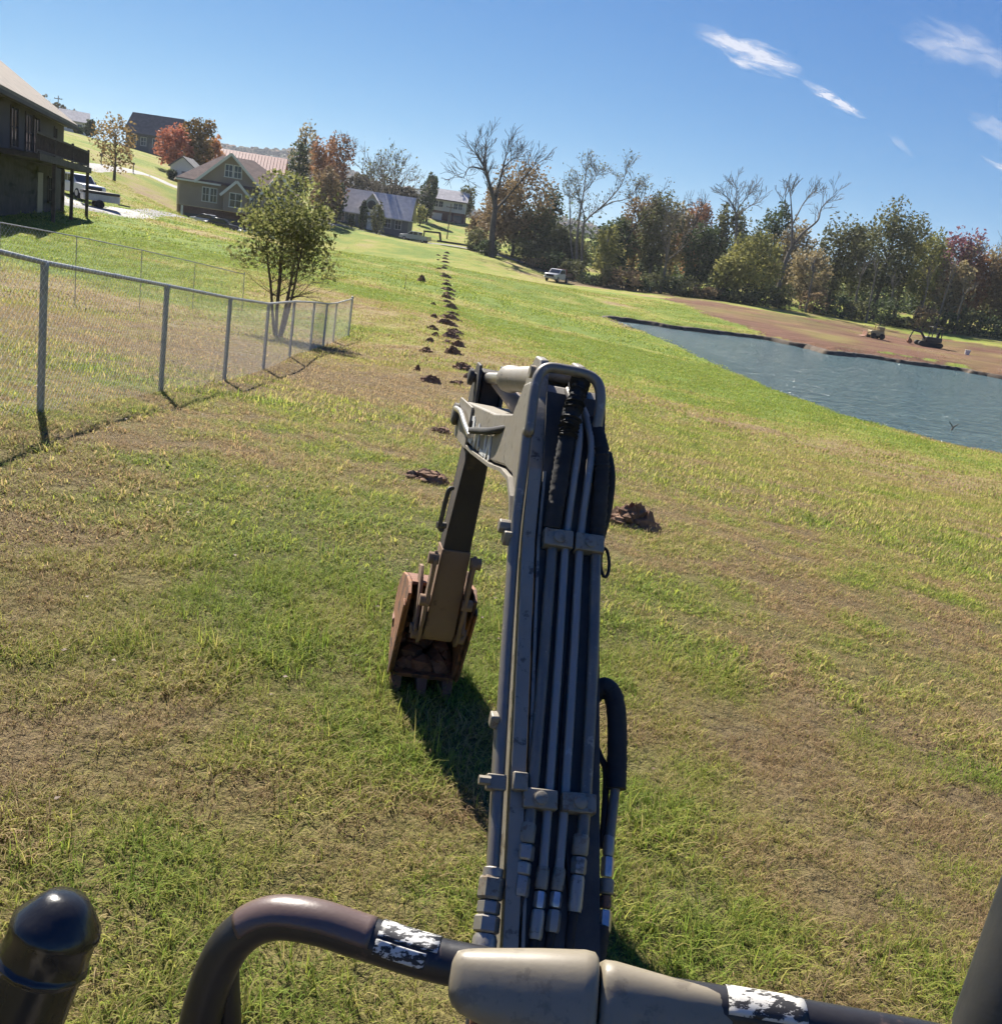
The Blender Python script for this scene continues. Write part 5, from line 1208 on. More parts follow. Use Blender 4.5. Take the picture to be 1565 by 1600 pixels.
lt(548, 174, 335, 14, DKGRN, 'small dark shrub left of the conifer at the pale-roofed house', 300, .02, .2, cat='shrub', name='shrub')
lt(666, 222, 268, 32, DKGRN, 'dark upright evergreen left of the white hill house', 1400, .06, .34)
lt(656, 214, 318, 18, YELG, 'yellow-green bush on the lawn left of the white hill house', 400, .05, .3, cat='shrub', name='shrub')
lt(723, 236, 288, 34, OLIVE, 'olive tree at the right end of the white hill house', 1100, .1, .34)
lt(745, 190, 330, 40, BROWN, 'low brown tree between the white hill house and the tall bare tree', 1300, .05, .3)
# wooded crest: one far-off mass of crowns on the ridge
rngn = np.random.default_rng(31); nT = 12000
aa = np.radians(rngn.uniform(-60, 60, nT)); dd = rngn.uniform(1260, 1900, nT)
ii = np.clip(((np.degrees(aa) + 62) / 124 * (nr_ := 259)).astype(int), 0, 259); jj = np.clip(((dd - 1240) / 1150 * 25), 0, 24.9); j0 = jj.astype(int); fj = jj - j0
rz = rv[:, 2].reshape(260, 26); zz = rz[ii, j0] * (1 - fj) + rz[ii, np.minimum(j0 + 1, 25)] * fj
bmx = bmesh.new(); bmesh.ops.create_icosphere(bmx, subdivisions=2, radius=1.0)
tr_ = random.Random(5)
for v_ in bmx.verts: v_.co *= tr_.uniform(.72, 1.2)
tv = np.array([tuple(v_.co) for v_ in bmx.verts]); tf_ = np.array([tuple(q.index for q in f_.verts) for f_ in bmx.faces]); bmx.free(); tv[:, 2] *= 1.25
wm_, nt, bs = new_mat('far_crowns'); N = nt.nodes; L = nt.links
ad = N.new('ShaderNodeAttribute'); ad.attribute_name = 'hue'; ad.attribute_type = 'INSTANCER'
rp = N.new('ShaderNodeValToRGB'); e = rp.color_ramp.elements; e[0].color = (.035, .050, .026, 1); e[1].color = (.14, .075, .04, 1); q = e.new(.5); q.color = (.075, .075, .04, 1)
L.new(ad.outputs['Fac'], rp.inputs[0]); L.new(rp.outputs[0], bs.inputs['Base Color']); bs.inputs['Roughness'].default_value = .95; bs.inputs['Specular IOR Level'].default_value = .1
tag(scatter('woodland', tv, tf_, {}, wm_, np.stack([dd * np.sin(aa), dd * np.cos(aa), zz + 2.0], 1), rngn.uniform(0, 6.28, nT), rngn.uniform(3.0, 6.0, nT), {'hue': rngn.random(nT)}), 'distant autumn woodland covering the far ridge', 'woodland', kind='stuff')

# ================================================================== HOUSES
glass_m = M('window_glass', (.03, .038, .048), .08, var=.2, scale=2)
trim_m = M('white_trim', (.62, .61, .58), .6, var=.08)
shingle_tan = M('shingle_tan', (.205, .165, .13), .9, var=.22, scale=1.6, bump=.5, bscale=5)
shingle_br = M('shingle_brown', (.19, .125, .10), .9, var=.25, scale=1.6, bump=.5, bscale=5)
shingle_wh = M('shingle_pale', (.52, .49, .47), .9, var=.16, scale=1.2, bump=.5, bscale=5)
shingle_dk = M('shingle_grey', (.10, .10, .105), .9, var=.2, scale=1.4, bump=.5, bscale=5)
metal_red = M('salmon_metal', (.44, .165, .12), .6, var=.08, scale=.6)
brick_m = M('brick_wall', (.115, .058, .045), .9, col2=(.17, .09, .07), scale=5, bump=.4)
wall_dk = M('siding_dark', (.075, .058, .048), .8, var=.15, scale=.6, bump=.3, bscale=3)
wall_gr = M('siding_taupe', (.285, .225, .18), .8, var=.08, scale=.5, bump=.2, bscale=3)
wall_wh = M('siding_white', (.58, .57, .55), .75, var=.06, scale=.5)
wall_sl = M('siding_slate', (.115, .12, .125), .8, var=.12, scale=.6)
wood_dk = M('deck_wood', (.075, .052, .042), .85, var=.3, scale=3, bump=.3)
door_m = M('door_paint', (.18, .16, .15), .5, var=.1)
def yaw_to_cam(p, off=0.0): return math.atan2(-p.x, p.y) * -1 * -1 + math.radians(off)
def win(root, x, y, z, w, h, nx=0, ny=-1, mull=True, mat=None):
    """window on a wall whose outward normal is (nx, ny); x, y, z at its centre on the wall face"""
    def bx(mb, du, dz, wu, hz, out0, out1):
        ux, uy = -ny, nx
        c = Vector((x + ux * du + nx * (out0 + out1) / 2, y + uy * du + ny * (out0 + out1) / 2, z + dz))
        mb.box(c, (wu if abs(ux) > .5 else out1 - out0, wu if abs(uy) > .5 else out1 - out0, hz))
    t = .09; f = MB()
    bx(f, 0, h / 2 + t / 2, w + 2 * t, t, -.02, .07); bx(f, 0, -h / 2 - t / 2, w + 2 * t + .1, t, -.02, .1); bx(f, -w / 2 - t / 2, 0, t, h, -.02, .07); bx(f, w / 2 + t / 2, 0, t, h, -.02, .07)
    if mull: bx(f, 0, 0, .06, h, -.01, .05); bx(f, 0, .0, w, .05, -.012, .045)
    o = f.build('window', mat or trim_m, root)
    g = MB(); bx(g, 0, 0, w, h, -.05, .012); g.build('pane', glass_m, o)
    return o
def gable_roof(x0, x1, y0, y1, z, rise, axis='x', over=.45, th=.18):
    """solid pitched roof; ridge along axis"""
    mb = MB()
    if axis == 'x':
        ym = (y0 + y1) / 2; k = rise / ((y1 - y0) / 2); e = over * k
        sec = [Vector((0, y0 - over, z - e)), Vector((0, ym, z + rise)), Vector((0, y1 + over, z - e)), Vector((0, y1 + over, z - e - th)), Vector((0, ym, z + rise - th)), Vector((0, y0 - over, z - e - th))]
        mb.prism(sec, (x0 - over, 0, 0), (x1 + over, 0, 0))
    else:
        xm = (x0 + x1) / 2; k = rise / ((x1 - x0) / 2); e = over * k
        sec = [Vector((x0 - over, 0, z - e)), Vector((xm, 0, z + rise)), Vector((x1 + over, 0, z - e)), Vector((x1 + over, 0, z - e - th)), Vector((xm, 0, z + rise - th)), Vector((x0 - over, 0, z - e - th))]
        mb.prism(sec, (0, y0 - over, 0), (0, y1 + over, 0))
    return mb
def gable_wall(x0, x1, y0, y1, z0, z1, rise, axis='x'):
    mb = MB()
    if axis == 'x': mb.prism([Vector((0, y0, z0)), Vector((0, y1, z0)), Vector((0, y1, z1)), Vector((0, (y0 + y1) / 2, z1 + rise - .2)), Vector((0, y0, z1))], (x0, 0, 0), (x1, 0, 0))
    else: mb.prism([Vector((x0, 0, z0)), Vector((x1, 0, z0)), Vector((x1, 0, z1)), Vector(((x0 + x1) / 2, 0, z1 + rise - .2)), Vector((x0, 0, z1))], (0, y0, 0), (0, y1, 0))
    return mb
def hip_roof(x0, x1, y0, y1, z, rise, over=.6, th=.22):
    x0 -= over; x1 += over; y0 -= over; y1 += over; lx, ly = x1 - x0, y1 - y0; mb = MB()
    if lx >= ly: r0, r1 = Vector((x0 + ly / 2, (y0 + y1) / 2, z + rise)), Vector((x1 - ly / 2, (y0 + y1) / 2, z + rise))
    else: r0, r1 = Vector(((x0 + x1) / 2, y0 + lx / 2, z + rise)), Vector(((x0 + x1) / 2, y1 - lx / 2, z + rise))
    b = [Vector((x0, y0, z)), Vector((x1, y0, z)), Vector((x1, y1, z)), Vector((x0, y1, z))]; lo = [p - Vector((0, 0, th)) for p in b]
    vs = b + lo + [r0, r1]
    if lx >= ly: fs = [(0, 1, 9, 8), (1, 2, 9), (2, 3, 8, 9), (3, 0, 8)]
    else: fs = [(0, 1, 8), (1, 2, 9, 8), (2, 3, 9), (3, 0, 8, 9)]
    fs += [(4, 7, 6, 5), (0, 4, 5, 1), (1, 5, 6, 2), (2, 6, 7, 3), (3, 7, 4, 0)]
    mb.add(vs, fs); return mb

# --- dark lodge on the left, long side towards the lawn, with a raised deck
pA = spot(0, 48.5); pB = spot(97, 65)
dirv = Vector((pB.x - pA.x, pB.y - pA.y, 0)).normalized(); lodge_yaw = math.atan2(dirv.y, dirv.x) - math.pi / 2
# local frame: +y along the wall away from us, +x outwards to the lawn; origin at the far corner
lg = empty('lodge', pB, lodge_yaw, label='big dark lodge with tan hip roof and raised deck, cut by the left edge', cat='house')
LZ = -.8; EV = 5.55
MB().span(-13, 0, -26, 0, LZ, EV - .1).build('wall', wall_dk, lg)
MB().span(-12.9, .12, -26, -.0 + .12, LZ, 2.55).build('stone_base', M('stone_dark', (.055, .046, .042), .9, var=.3, scale=2, bump=.5), lg)
rf = hip_roof(-13, 0, -26, 0, EV, 5.2, .75).build('roof', shingle_tan, lg)
g = MB(); g.span(.62, .80, -26.7, .72, EV - .36, EV - .18); g.build('gutter', wall_dk, rf)
for (y, z, w, h) in [(-3.2, 4.3, .8, 1.3), (-9.2, 4.1, 1.6, 1.9), (-11.4, 4.1, 1.6, 1.9), (-15, 4.1, 1.6, 1.9), (-5.4, 1.2, 1.2, 1.4)]:
    win(lg, .125 if z < 2.5 else .0, y, z, w, h, 1, 0, mat=wall_dk)
d_ = MB(); d_.span(.122, .17, -9.4, -7.8, LZ, 2.1); d_.build('door', door_m, lg)
dk = MB(); dk.span(.13, 2.1, -20, -3.0, 2.62, 2.86); dko = dk.build('deck', wood_dk, lg)
dj = MB(); dj.span(2.11, 2.17, -20, -2.94, 2.56, 2.9); dj.span(.13, 2.1, -2.99, -2.93, 2.56, 2.9); dj.build('rim_board', wood_dk, dko)
for (x, y) in [(1.97, -3.15), (.5, -3.15), (1.97, -9.2), (1.97, -15)]:
    zb = gz(*(lg.matrix_world @ Vector((x, y, 0)) if False else (pB + Matrix.Rotation(lodge_yaw, 3, 'Z') @ Vector((x, y, 0))))[:2]) - pB.z
    MB().span(x - .09, x + .09, y - .09, y + .09, zb - .2, 2.61).build('deck_post', wood_dk, dko)
rl = MB(); rl.span(1.93, 2.03, -20, -3.0, 3.78, 3.88); rl.span(1.94, 2.01, -20, -3.0, 2.98, 3.05); rl.span(.2, 2.0, -3.10, -3.02, 3.781, 3.879); rl.span(.2, 2.0, -3.10, -3.03, 2.981, 3.051)
y = -20
while y < -3.1: rl.span(1.96, 1.99, y, y + .035, 3.05, 3.78); y += .22
x = .3
while x < 1.9: rl.span(x, x + .035, -3.08, -3.045, 3.05, 3.78); x += .22
for (x, y) in [(1.97, -3.06), (1.97, -9.2), (1.97, -15)]: rl.span(x - .06, x + .06, y - .06, y + .06, 2.86, 3.98)
rl.build('railing', wood_dk, dko)
cb = MB(); cb.cyl((-9, -8, EV + 3.5), (-9, -8, EV + 5.6), .4, 4); cb.build('chimney', brick_m, rf)

# --- taupe house with front gable, brick lower floor
p = spot(352, 128); yaw = math.atan2(-p.x, p.y) + math.radians(4)
p.z += .45
h2 = empty('gabled_house', p, yaw, label='taupe house with white-trimmed front gable and dark brick lower floor', cat='house'); h2.scale = (1.08, 1.08, 1.12)
zb = -1.9; W0, W1 = -5.6, 8.2
MB().span(W0, W1, 0, 10, zb, 2.35).build('brick_base', brick_m, h2)
MB().span(W0 - .05, W1 + .05, -.05, 10.05, 2.36, 5.3).build('wall', wall_gr, h2)
rf = hip_roof(W0, W1, 0, 10, 5.35, 3.4, .5).build('roof', shingle_br, h2)
gable_wall(-3.6, 3.7, -.25, 5, 5.32, 5.6, 3.3, 'y').build('front_gable', wall_gr, h2)
gr = gable_roof(-3.6, 3.7, -.3, 5, 5.6, 3.3, 'y', .42).build('gable_roof', shingle_br, h2)
def rake(x0, x1, y, z, rise, par):
    xm = (x0 + x1) / 2; k = rise / ((x1 - x0) / 2); m = MB()
    for sx, xe in ((-1, x0 - .45), (1, x1 + .45)): m.bar((xe, y, z - .45 * k - .14), (xm, y, z + rise - .14), .08, .30, (0, 0, 1))
    m.build('rake_board', trim_m, par)
rake(-3.6, 3.7, -.78, 5.62, 3.3, gr)
gable_wall(-.6, 2.2, -1.3, -.06, 2.4, 4.6, 1.35, 'y').build('bay', wall_gr, h2)
g2 = gable_roof(-.6, 2.2, -1.35, 0, 4.6, 1.35, 'y', .35).build('gable_roof', shingle_br, h2); rake(-.6, 2.2, -1.74, 4.62, 1.35, g2)
gable_wall(3.9, 7.9, -.9, 4, 2.4, 5.2, 2.3, 'y').build('wing', wall_gr, h2)
g3 = gable_roof(3.9, 7.9, -.95, 4, 5.2, 2.3, 'y', .4).build('gable_roof', shingle_br, h2); rake(3.9, 7.9, -1.4, 5.22, 2.3, g3)
fs_ = MB(); fs_.span(W0 - .5, -.95, -.58, -.52, 5.05, 5.25); fs_.build('fascia', trim_m, rf)
for (x, y, z, w, h) in [(-.1, -.25, 6.9, .8, 1.3), (.95, -.25, 6.9, .8, 1.3), (-2.6, -.05, 3.9, .7, 1.5), (-1.7, -.05, 3.9, .7, 1.5), (.8, -1.3, 3.7, 1.3, 1.5), (5.9, -.9, 4.0, 1.5, 1.5), (3.0, -.05, 3.8, .8, 1.4)]: win(h2, x, y, z, w, h)
for x in (-3.6, .6):
    MB().span(x - 1.35, x + 1.35, -.04, .1, zb, 1.55).build('garage_door', M('garage_dark', (.05, .045, .045), .6), h2)
MB().span(-5.35, -5.1, -.06, .1, zb, 2.3).build('trim_post', trim_m, h2)

# --- white shed left of it
p = spot(284, 160); sh = empty('white_shed', p, math.atan2(-p.x, p.y) + math.radians(-18), label='small white gabled shed left of the taupe house', cat='shed')
gable_wall(-2.0, 2.0, 0, 5, -1, 2.6, 1.5, 'y').build('wall', wall_wh, sh); gable_roof(-2.0, 2.0, 0, 5, 2.6, 1.5, 'y', .3).build('roof', shingle_dk, sh)
MB().span(-.1, .8, -.05, .1, -.5, 1.7).build('door', door_m, sh); win(sh, -1.2, 0, 1.3, .6, .8)

# --- long salmon metal roof behind
p = spot(384, 192); hs = empty('long_house', p, math.atan2(-p.x, p.y) + math.radians(-6), label='long building with salmon-red metal roof behind the taupe house', cat='house')
zt = float(at(384, 262, 192)[2] - p.z)
MB().span(-7, 7, 0, 9, -2, zt).build('wall', wall_wh, hs); rfo = gable_roof(-7, 7, 0, 9, zt, 3.1, 'x', .4).build('roof', metal_red, hs)
sm = MB()
for i in range(24):
    x = -7.2 + i * .63; sm.bar((x, -.38, zt - .22), (x, 4.5, zt + 3.13), .05, .06)
sm.build('roof_seams', metal_red, rfo)
for x in (-5, -2, 1, 4): win(hs, x, 0, zt - 1.5, 1.0, 1.2)

# --- slate house on the hilltop
p = spot(232, 208); hb = empty('hilltop_house', p, math.atan2(-p.x, p.y) + math.radians(-24), label='slate-grey hilltop house with a large dark roof', cat='house')
MB().span(-5.2, 5.4, 0, 8, -2, 4.2).build('wall', wall_sl, hb); gable_roof(-5.2, 5.4, 0, 8, 4.2, 4.0, 'x', .5).build('roof', shingle_dk, hb)
MB().span(-5.0, -.2, -.6, -.02, 3.2, 3.4).build('porch_roof', shingle_dk, hb)
for x in (-3.4, -1.2, 1.4, 3.8): win(hb, x, 0, 2.2, 1.1, 1.6)
MB().span(.0, .9, -.05, .1, -.5, 2.0).build('door', door_m, hb)

# --- far white house at the crest
p = spot(108, 222); hf = empty('crest_house', p, math.atan2(-p.x, p.y), label='far white house on the crest behind the lodge eave', cat='house')
MB().span(-4, 4, 0, 7, -2, 3.2).build('wall', wall_wh, hf); gable_roof(-4, 4, 0, 7, 3.2, 2.2, 'x', .4).build('roof', shingle_wh, hf)
for x in (-2.2, 0, 2.2): win(hf, x, 0, 1.7, .9, 1.2)

# --- pale-roofed house with round dormer window
p = spot(577, 186); hw = empty('pale_roofed_house', p, math.atan2(-p.x, p.y) + math.radians(-8), label='low house with pale shingle roof and a round dormer window', cat='house')
ev = 3.3
MB().span(-7.3, 7.3, 0, 9, -1.6, ev).build('wall', wall_sl, hw)
rf = gable_roof(-7.3, 7.3, 0, 9, ev, 4.0, 'x', .6).build('roof', shingle_wh, hw)
gable_wall(-2.1, 2.1, -.2, 4, ev - .4, ev + .9, 2.6, 'y').build('dormer', shingle_wh, hw)
dr = gable_roof(-2.1, 2.1, -.25, 4, ev + .9, 2.6, 'y', .3).build('dormer_roof', shingle_wh, hw)
rw = MB(); rw.lathe((0, -.34, ev + 1.35), (0, -.1, ev + 1.35), [(0, 1.05), (.1, 1.08), (.2, 1.08)], 28); ro = rw.build('round_window', trim_m, hw)
MB().lathe((0, -.37, ev + 1.35), (0, -.2, ev + 1.35), [(0, .86), (.1, .86)], 28).build('pane', glass_m, ro)
for x in (-5.6, -3.6, 3.4, 5.4): win(hw, x, 0, 1.7, 1.1, 1.6)
MB().span(-.6, .5, -.06, .1, -.6, 2.1).build('door', trim_m, hw)
MB().span(7.36, 7.44, -.5, 9.3, ev - .6, ev - .4).build('gutter', trim_m, hw)

# --- white two-storey house on the rise
p = spot(695, 232); hh = empty('white_hill_house', p, math.atan2(-p.x, p.y) + math.radians(-6), label='white two-storey house with grey roof on the rise behind the pole', cat='house')
MB().span(-4.0, 4.4, 0, 7, -1.2, 2.2).build('lower_wall', brick_m, hh); MB().span(-4.1, 4.5, -.3, 7.1, 2.21, 5.0).build('wall', wall_wh, hh)
rf = gable_roof(-4.1, 4.5, -.3, 7.1, 5.0, 2.4, 'x', .45).build('roof', shingle_wh, hh)
fa = MB(); fa.span(-4.5, 4.9, -.85, -.78, 4.62, 4.84); fa.build('fascia', wood_dk, rf)
for x in (-2.6, -1.4, 2.2, 3.3): win(hh, x, -.3, 3.7, .9, 1.3)
MB().span(-3.3, -.9, -.06, .1, -.9, 1.6).build('garage_door', trim_m, hh); MB().span(.6, 1.5, -.05, .1, -.7, 1.5).build('door', door_m, hh)
MB().span(1.9, 3.9, -.05, .1, -.4, 1.6).build('patio_door', glass_m, hh)

# ------------------------------------------------------------------ poles
pole_m = M('pole_wood', (.16, .125, .095), .9, var=.3, scale=4)
def upole(u, D, vt, label, r=.13):
    b = spot(u, D); h = hgt(u, vt, D, b); o = empty('utility_pole', b, label=label, cat='pole')
    MB().tube([(0, 0, -.3), (0, 0, h)], [r, r * .7], 8).build('pole', pole_m, o, 50)
    MB().span(-.9, .9, -.06, .06, h - .75, h - .6).build('crossarm', pole_m, o)
    for x in (-.8, 0.3, .8): MB().lathe((x, 0, h - .6), (x, 0, h - .4), [(0, .03), (.08, .06), (.16, .04)], 8).build('insulator', glass_m, o)
upole(698, 196, 318, 'thin utility pole standing beside the trailer neck')
upole(90, 215, 150, 'tall dark utility pole on the crest behind the lodge roof')

# ------------------------------------------------------------------ vehicles
tyre_m = M('tyre', (.018, .018, .018), .85); rim_m = M('wheel_rim', (.38, .38, .38), .4, .6); lamp_w = M('headlamp', (.7, .7, .68), .15); lamp_r = M('tail_lamp', (.35, .02, .02), .25)
def wheel(root, x, y, r, w, sx):
    t = MB(); t.lathe((x - w / 2, y, r), (x + w / 2, y, r), [(0, r * .88), (w * .15, r), (w * .85, r), (w, r * .88)], 16); o = t.build('wheel', tyre_m, root, 50)
    MB().cyl((x + sx * w / 2 - .02 * sx, y, r), (x + sx * (w / 2 + .015), y, r), r * .58, 12).build('rim', rim_m, o, 50)
def pickup(loc, yaw, col, label, name='pickup_truck', flatbed=False, s=1.0):
    """front towards local -y"""
    root = empty(name, loc, yaw, label=label, cat='truck'); root.scale = (s, s, s)
    pt = M('paint_' + label[:14], col, .3, var=.05, coat=.4); L0, L1, W = -2.8, 2.8, .95
    def side(pts, x0, x1, nm, mt): return MB().prism([Vector((0, a, b)) for a, b in pts], (x0, 0, 0), (x1, 0, 0)).build(nm, mt, root, bevel=.05)
    side([(-2.8, .5), (-2.83, .95), (-2.7, 1.12), (-1.35, 1.22), (1.0, 1.22), (1.0, .45), (-2.4, .42)], -W, W, 'body', pt)
    side([(-1.5, 1.2), (-.75, 1.83), (-.5, 1.88), (.75, 1.88), (.95, 1.82), (1.0, 1.2)], -.86, .86, 'cab', pt)
    MB().prism([Vector((0, a, b)) for a, b in [(-1.40, 1.27), (-.80, 1.79), (-.84, 1.81), (-1.46, 1.27)]], (-.75, 0, 0), (.75, 0, 0)).build('windscreen', glass_m, root)
    for sx in (-1, 1):
        for pts in ([(-1.15, 1.28), (-.66, 1.74), (-.2, 1.76), (-.2, 1.28)], [(-.1, 1.28), (-.1, 1.76), (.62, 1.76), (.8, 1.28)]):
            MB().prism([Vector((0, a, b)) for a, b in pts], (sx * .84, 0, 0), (sx * .872, 0, 0)).build('side_window', glass_m, root)
        MB().span(sx * .78 - .14, sx * .78 + .14, -2.86, -2.80, .78, 1.0).build('headlight', lamp_w, root)
        MB().box((sx * 1.05, -.95, 1.32), (.16, .1, .2)).build('mirror', tyre_m, root)
    MB().span(-.6, .6, -2.865, -2.81, .72, 1.02).build('grille', tyre_m, root); MB().span(-.97, .97, -2.96, -2.8, .45, .66).build('bumper', rim_m, root, bevel=.03)
    if flatbed:
        MB().span(-1.05, 1.05, 1.05, 3.4, .95, 1.08).build('flatbed', wood_dk, root); hb_ = MB()
        hb_.span(-1.0, 1.0, 1.06, 1.14, 1.09, 1.95); hb_.build('headboard', M('rack_red', (.20, .06, .04), .6), root)
        for sx in (-1, 1): MB().span(sx * 1.02 - .03, sx * 1.02 + .03, 1.2, 3.38, 1.09, 1.5).build('side_rack', wood_dk, root)
    else:
        for sx in (-1, 1): MB().span(sx * .92 - .06, sx * .92 + .06, 1.01, 2.8, .5, 1.24).build('bed_side', pt, root)
        MB().span(-.85, .85, 1.01, 2.75, .55, .66).build('bed_floor', tyre_m, root); MB().span(-.85, .85, 2.74, 2.82, .5, 1.22).build('tailgate', pt, root)
        for sx in (-1, 1): MB().span(sx * .92 - .05, sx * .92 + .05, 2.805, 2.84, .85, 1.15).build('tail_light', lamp_r, root)
    rr_ = MB(); rr_.span(-.84, .84, .955, 1.008, 1.3, 1.76); rr_.build('rear_window', glass_m, root)
    for sx in (-1, 1):
        for y in (-1.85, 1.85): wheel(root, sx * .84, y, .40, .26, sx)
    return root
def car(loc, yaw, col, label):
    root = empty('parked_car', loc, yaw, label=label, cat='car'); pt = M('paint_' + label[:14], col, .25, var=.05, coat=.5)
    MB().prism([Vector((0, a, b)) for a, b in [(-2.2, .4), (-2.25, .7), (-2.0, .86), (-1.1, .95), (1.5, .98), (2.15, .92), (2.25, .6), (2.2, .36)]], (-.9, 0, 0), (.9, 0, 0)).build('body', pt, root, bevel=.08)
    MB().prism([Vector((0, a, b)) for a, b in [(-1.15, .94), (-.45, 1.40), (.75, 1.44), (1.75, .97)]], (-.76, 0, 0), (.76, 0, 0)).build('cabin', glass_m, root, bevel=.06)
    MB().prism([Vector((0, a, b)) for a, b in [(-.42, 1.41), (-.3, 1.47), (.6, 1.48), (.78, 1.44)]], (-.7, 0, 0), (.7, 0, 0)).build('roof', pt, root, bevel=.02)
    for sx in (-1, 1):
        MB().span(sx * .68 - .16, sx * .68 + .16, -2.27, -2.15, .62, .76).build('headlight', lamp_w, root); MB().span(sx * .68 - .16, sx * .68 + .16, 2.17, 2.26, .66, .82).build('tail_light', lamp_r, root)
        for y in (-1.4, 1.4): wheel(root, sx * .80, y, .32, .2, sx)
    return root
def along(p, q): return math.atan2(q.y - p.y, q.x - p.x)
# silver pickup with gooseneck trailer on the rise
p = spot(648, 180); q = spot(735, 177); ang = along(p, q)
pickup(p, ang - math.pi / 2, (.42, .43, .43), 'silver-white pickup towing a black gooseneck trailer on the rise')
tr = empty('gooseneck_trailer', p + (q - p).normalized() * 1.6, ang - math.pi / 2, label='long black gooseneck flatbed trailer hitched behind the silver pickup', cat='trailer')
blk = M('trailer_black', (.02, .02, .022), .5, var=.2)
tl = MB(); tl.bar((0, 0, 1.0), (0, .1, 2.15), .2, .2, (1, 0, 0)); tl.bar((0, -.05, 2.15), (0, 3.2, 2.25), .28, .3); tl.bar((0, 3.15, 2.35), (0, 3.5, .9), .3, .34, (1, 0, 0)); tl.build('neck', blk, tr)
dz = (gz(*(tr.location + Vector((math.cos(ang), math.sin(ang), 0)) * 12)[:2]) - tr.location.z)
def dkz(y): return .85 + dz * (y / 12)
dkm = MB(); dkm.bar((0, 3.3, dkz(3.3)), (0, 13.6, dkz(13.6)), 2.4, .18); dkm.build('deck', blk, tr)
rl = MB()
for sx in (-1, 1): rl.bar((sx * 1.2, 3.3, dkz(3.3) - .16), (sx * 1.2, 13.6, dkz(13.6) - .16), .1, .22)
rl.build('side_rail', blk, tr)
rp_ = MB(); rp_.bar((-.7, 13.6, dkz(13.6)), (-.7, 14.9, dkz(13.6) - .75), .8, .08); rp_.bar((.7, 13.6, dkz(13.6)), (.7, 14.9, dkz(13.6) - .75), .8, .08); rp_.build('ramp', blk, tr)
for sx in (-1, 1):
    for y in (9.6, 10.6):
        t = MB(); zc = dkz(y) - .45; t.lathe((sx * .95 - .12, y, zc), (sx * .95 + .12, y, zc), [(0, .34), (.04, .4), (.2, .4), (.24, .34)], 14); t.build('wheel', tyre_m, tr, 50)
    MB().bar((sx * .95, 9.0, dkz(9) + .05), (sx * .95, 11.2, dkz(11.2) + .05), .3, .06).build('fender', blk, tr)
# white flatbed truck facing us by the treeline
p = spot(869, 150); pickup(p, math.atan2(-p.x, p.y) + math.radians(-22), (.60, .60, .58), 'white flatbed work truck facing us at the edge of the trees', 'work_truck', True, 1.05)
# cars at the taupe house
p = spot(327, 114); car(p, math.atan2(-p.x, p.y) + math.radians(62), (.55, .56, .57), 'silver car parked at the corner of the taupe house')
p = spot(346, 113); car(p, math.atan2(-p.x, p.y) + math.radians(75), (.02, .02, .025), 'black car parked in front of the taupe house')
p = spot(402, 112); car(p, math.atan2(-p.x, p.y) + math.radians(80), (.5, .5, .5), 'pale car behind the small green tree')
# beside the lodge: white pickup and covered trailer
p = spot(119, 78); pickup(p, math.atan2(-p.x, p.y) + math.radians(28), (.58, .58, .57), 'white pickup half hidden behind the deck posts of the lodge')
p = spot(156, 74); ut = empty('covered_trailer', p, math.atan2(-p.x, p.y) + math.radians(8), label='white trailer with a black cover right of the deck posts', cat='trailer')
MB().span(-1.3, 1.3, -.9, .9, .55, 1.05).build('box', M('trailer_white', (.5, .5, .5), .5), ut, bevel=.04); MB().span(-1.36, 1.30, -.95, .95, 1.06, 1.28).build('cover', blk, ut, bevel=.08)
MB().bar((1.3, 0, .5), (2.2, 0, .45), .1, .1).build('tongue', blk, ut)
for sy in (-1, 1): MB().lathe((-.15, sy * .98 - .1, .33), (-.15, sy * .98 + .1, .33), [(0, .33)], 4) if False else MB().cyl((-.15, sy * .98 - .1, .33), (-.15, sy * .98 + .1, .33), .33, 14).build('wheel', tyre_m, ut, 50)
# far machines on the clay bank
p = spot(1449, 126); fx = empty('tracked_excavator', p, math.atan2(-p.x, p.y) + math.radians(20), label='small black tracked excavator parked on the red clay bank', cat='excavator')
for y in (-.75, .75): MB().prism([Vector((a, 0, b)) for a, b in [(-1.5, .12), (-1.25, 0), (1.25, 0), (1.5, .12), (1.6, .35), (1.4, .62), (-1.4, .62), (-1.6, .35)]], (0, y - .22, 0), (0, y + .22, 0)).build('track', tyre_m, fx, bevel=.03)
MB().span(-.7, 1.35, -.8, .8, .64, 1.25).build('house', blk, fx, bevel=.08)
cabm = MB()
for (x, y) in [(.0, -.6), (.0, .6), (1.2, -.6), (1.2, .6)]: cabm.span(x - .05, x + .05, y - .05, y + .05, 1.25, 2.5)
cabm.build('canopy_frame', blk, fx); MB().span(-.15, 1.35, -.72, .72, 2.5, 2.6).build('canopy', blk, fx, bevel=.03)
MB().span(.8, 1.1, -.25, .25, 1.26, 1.9).build('seat', rubber, fx, bevel=.05)
MB().tube([(-.6, 0, .9), (-1.3, 0, 1.7), (-2.3, 0, 1.75)], [.14, .15, .1], 8).build('boom', blk, fx); MB().tube([(-2.3, 0, 1.75), (-2.6, 0, .75)], .08, 8).build('arm', blk, fx)
MB().prism([Vector((a, 0, b)) for a, b in [(-2.75, .8), (-2.45, .7), (-2.2, .4), (-2.3, .1), (-2.6, .1), (-2.8, .35)]], (0, -.3, 0), (0, .3, 0)).build('bucket', rust, fx)
p = spot(1366, 124); sk = empty('skid_loader', p, math.atan2(-p.x, p.y) + math.radians(25), label='small pale yellow loader on the clay bank left of the black excavator', cat='loader')
yel = M('loader_yellow', (.42, .33, .16), .5, var=.15)
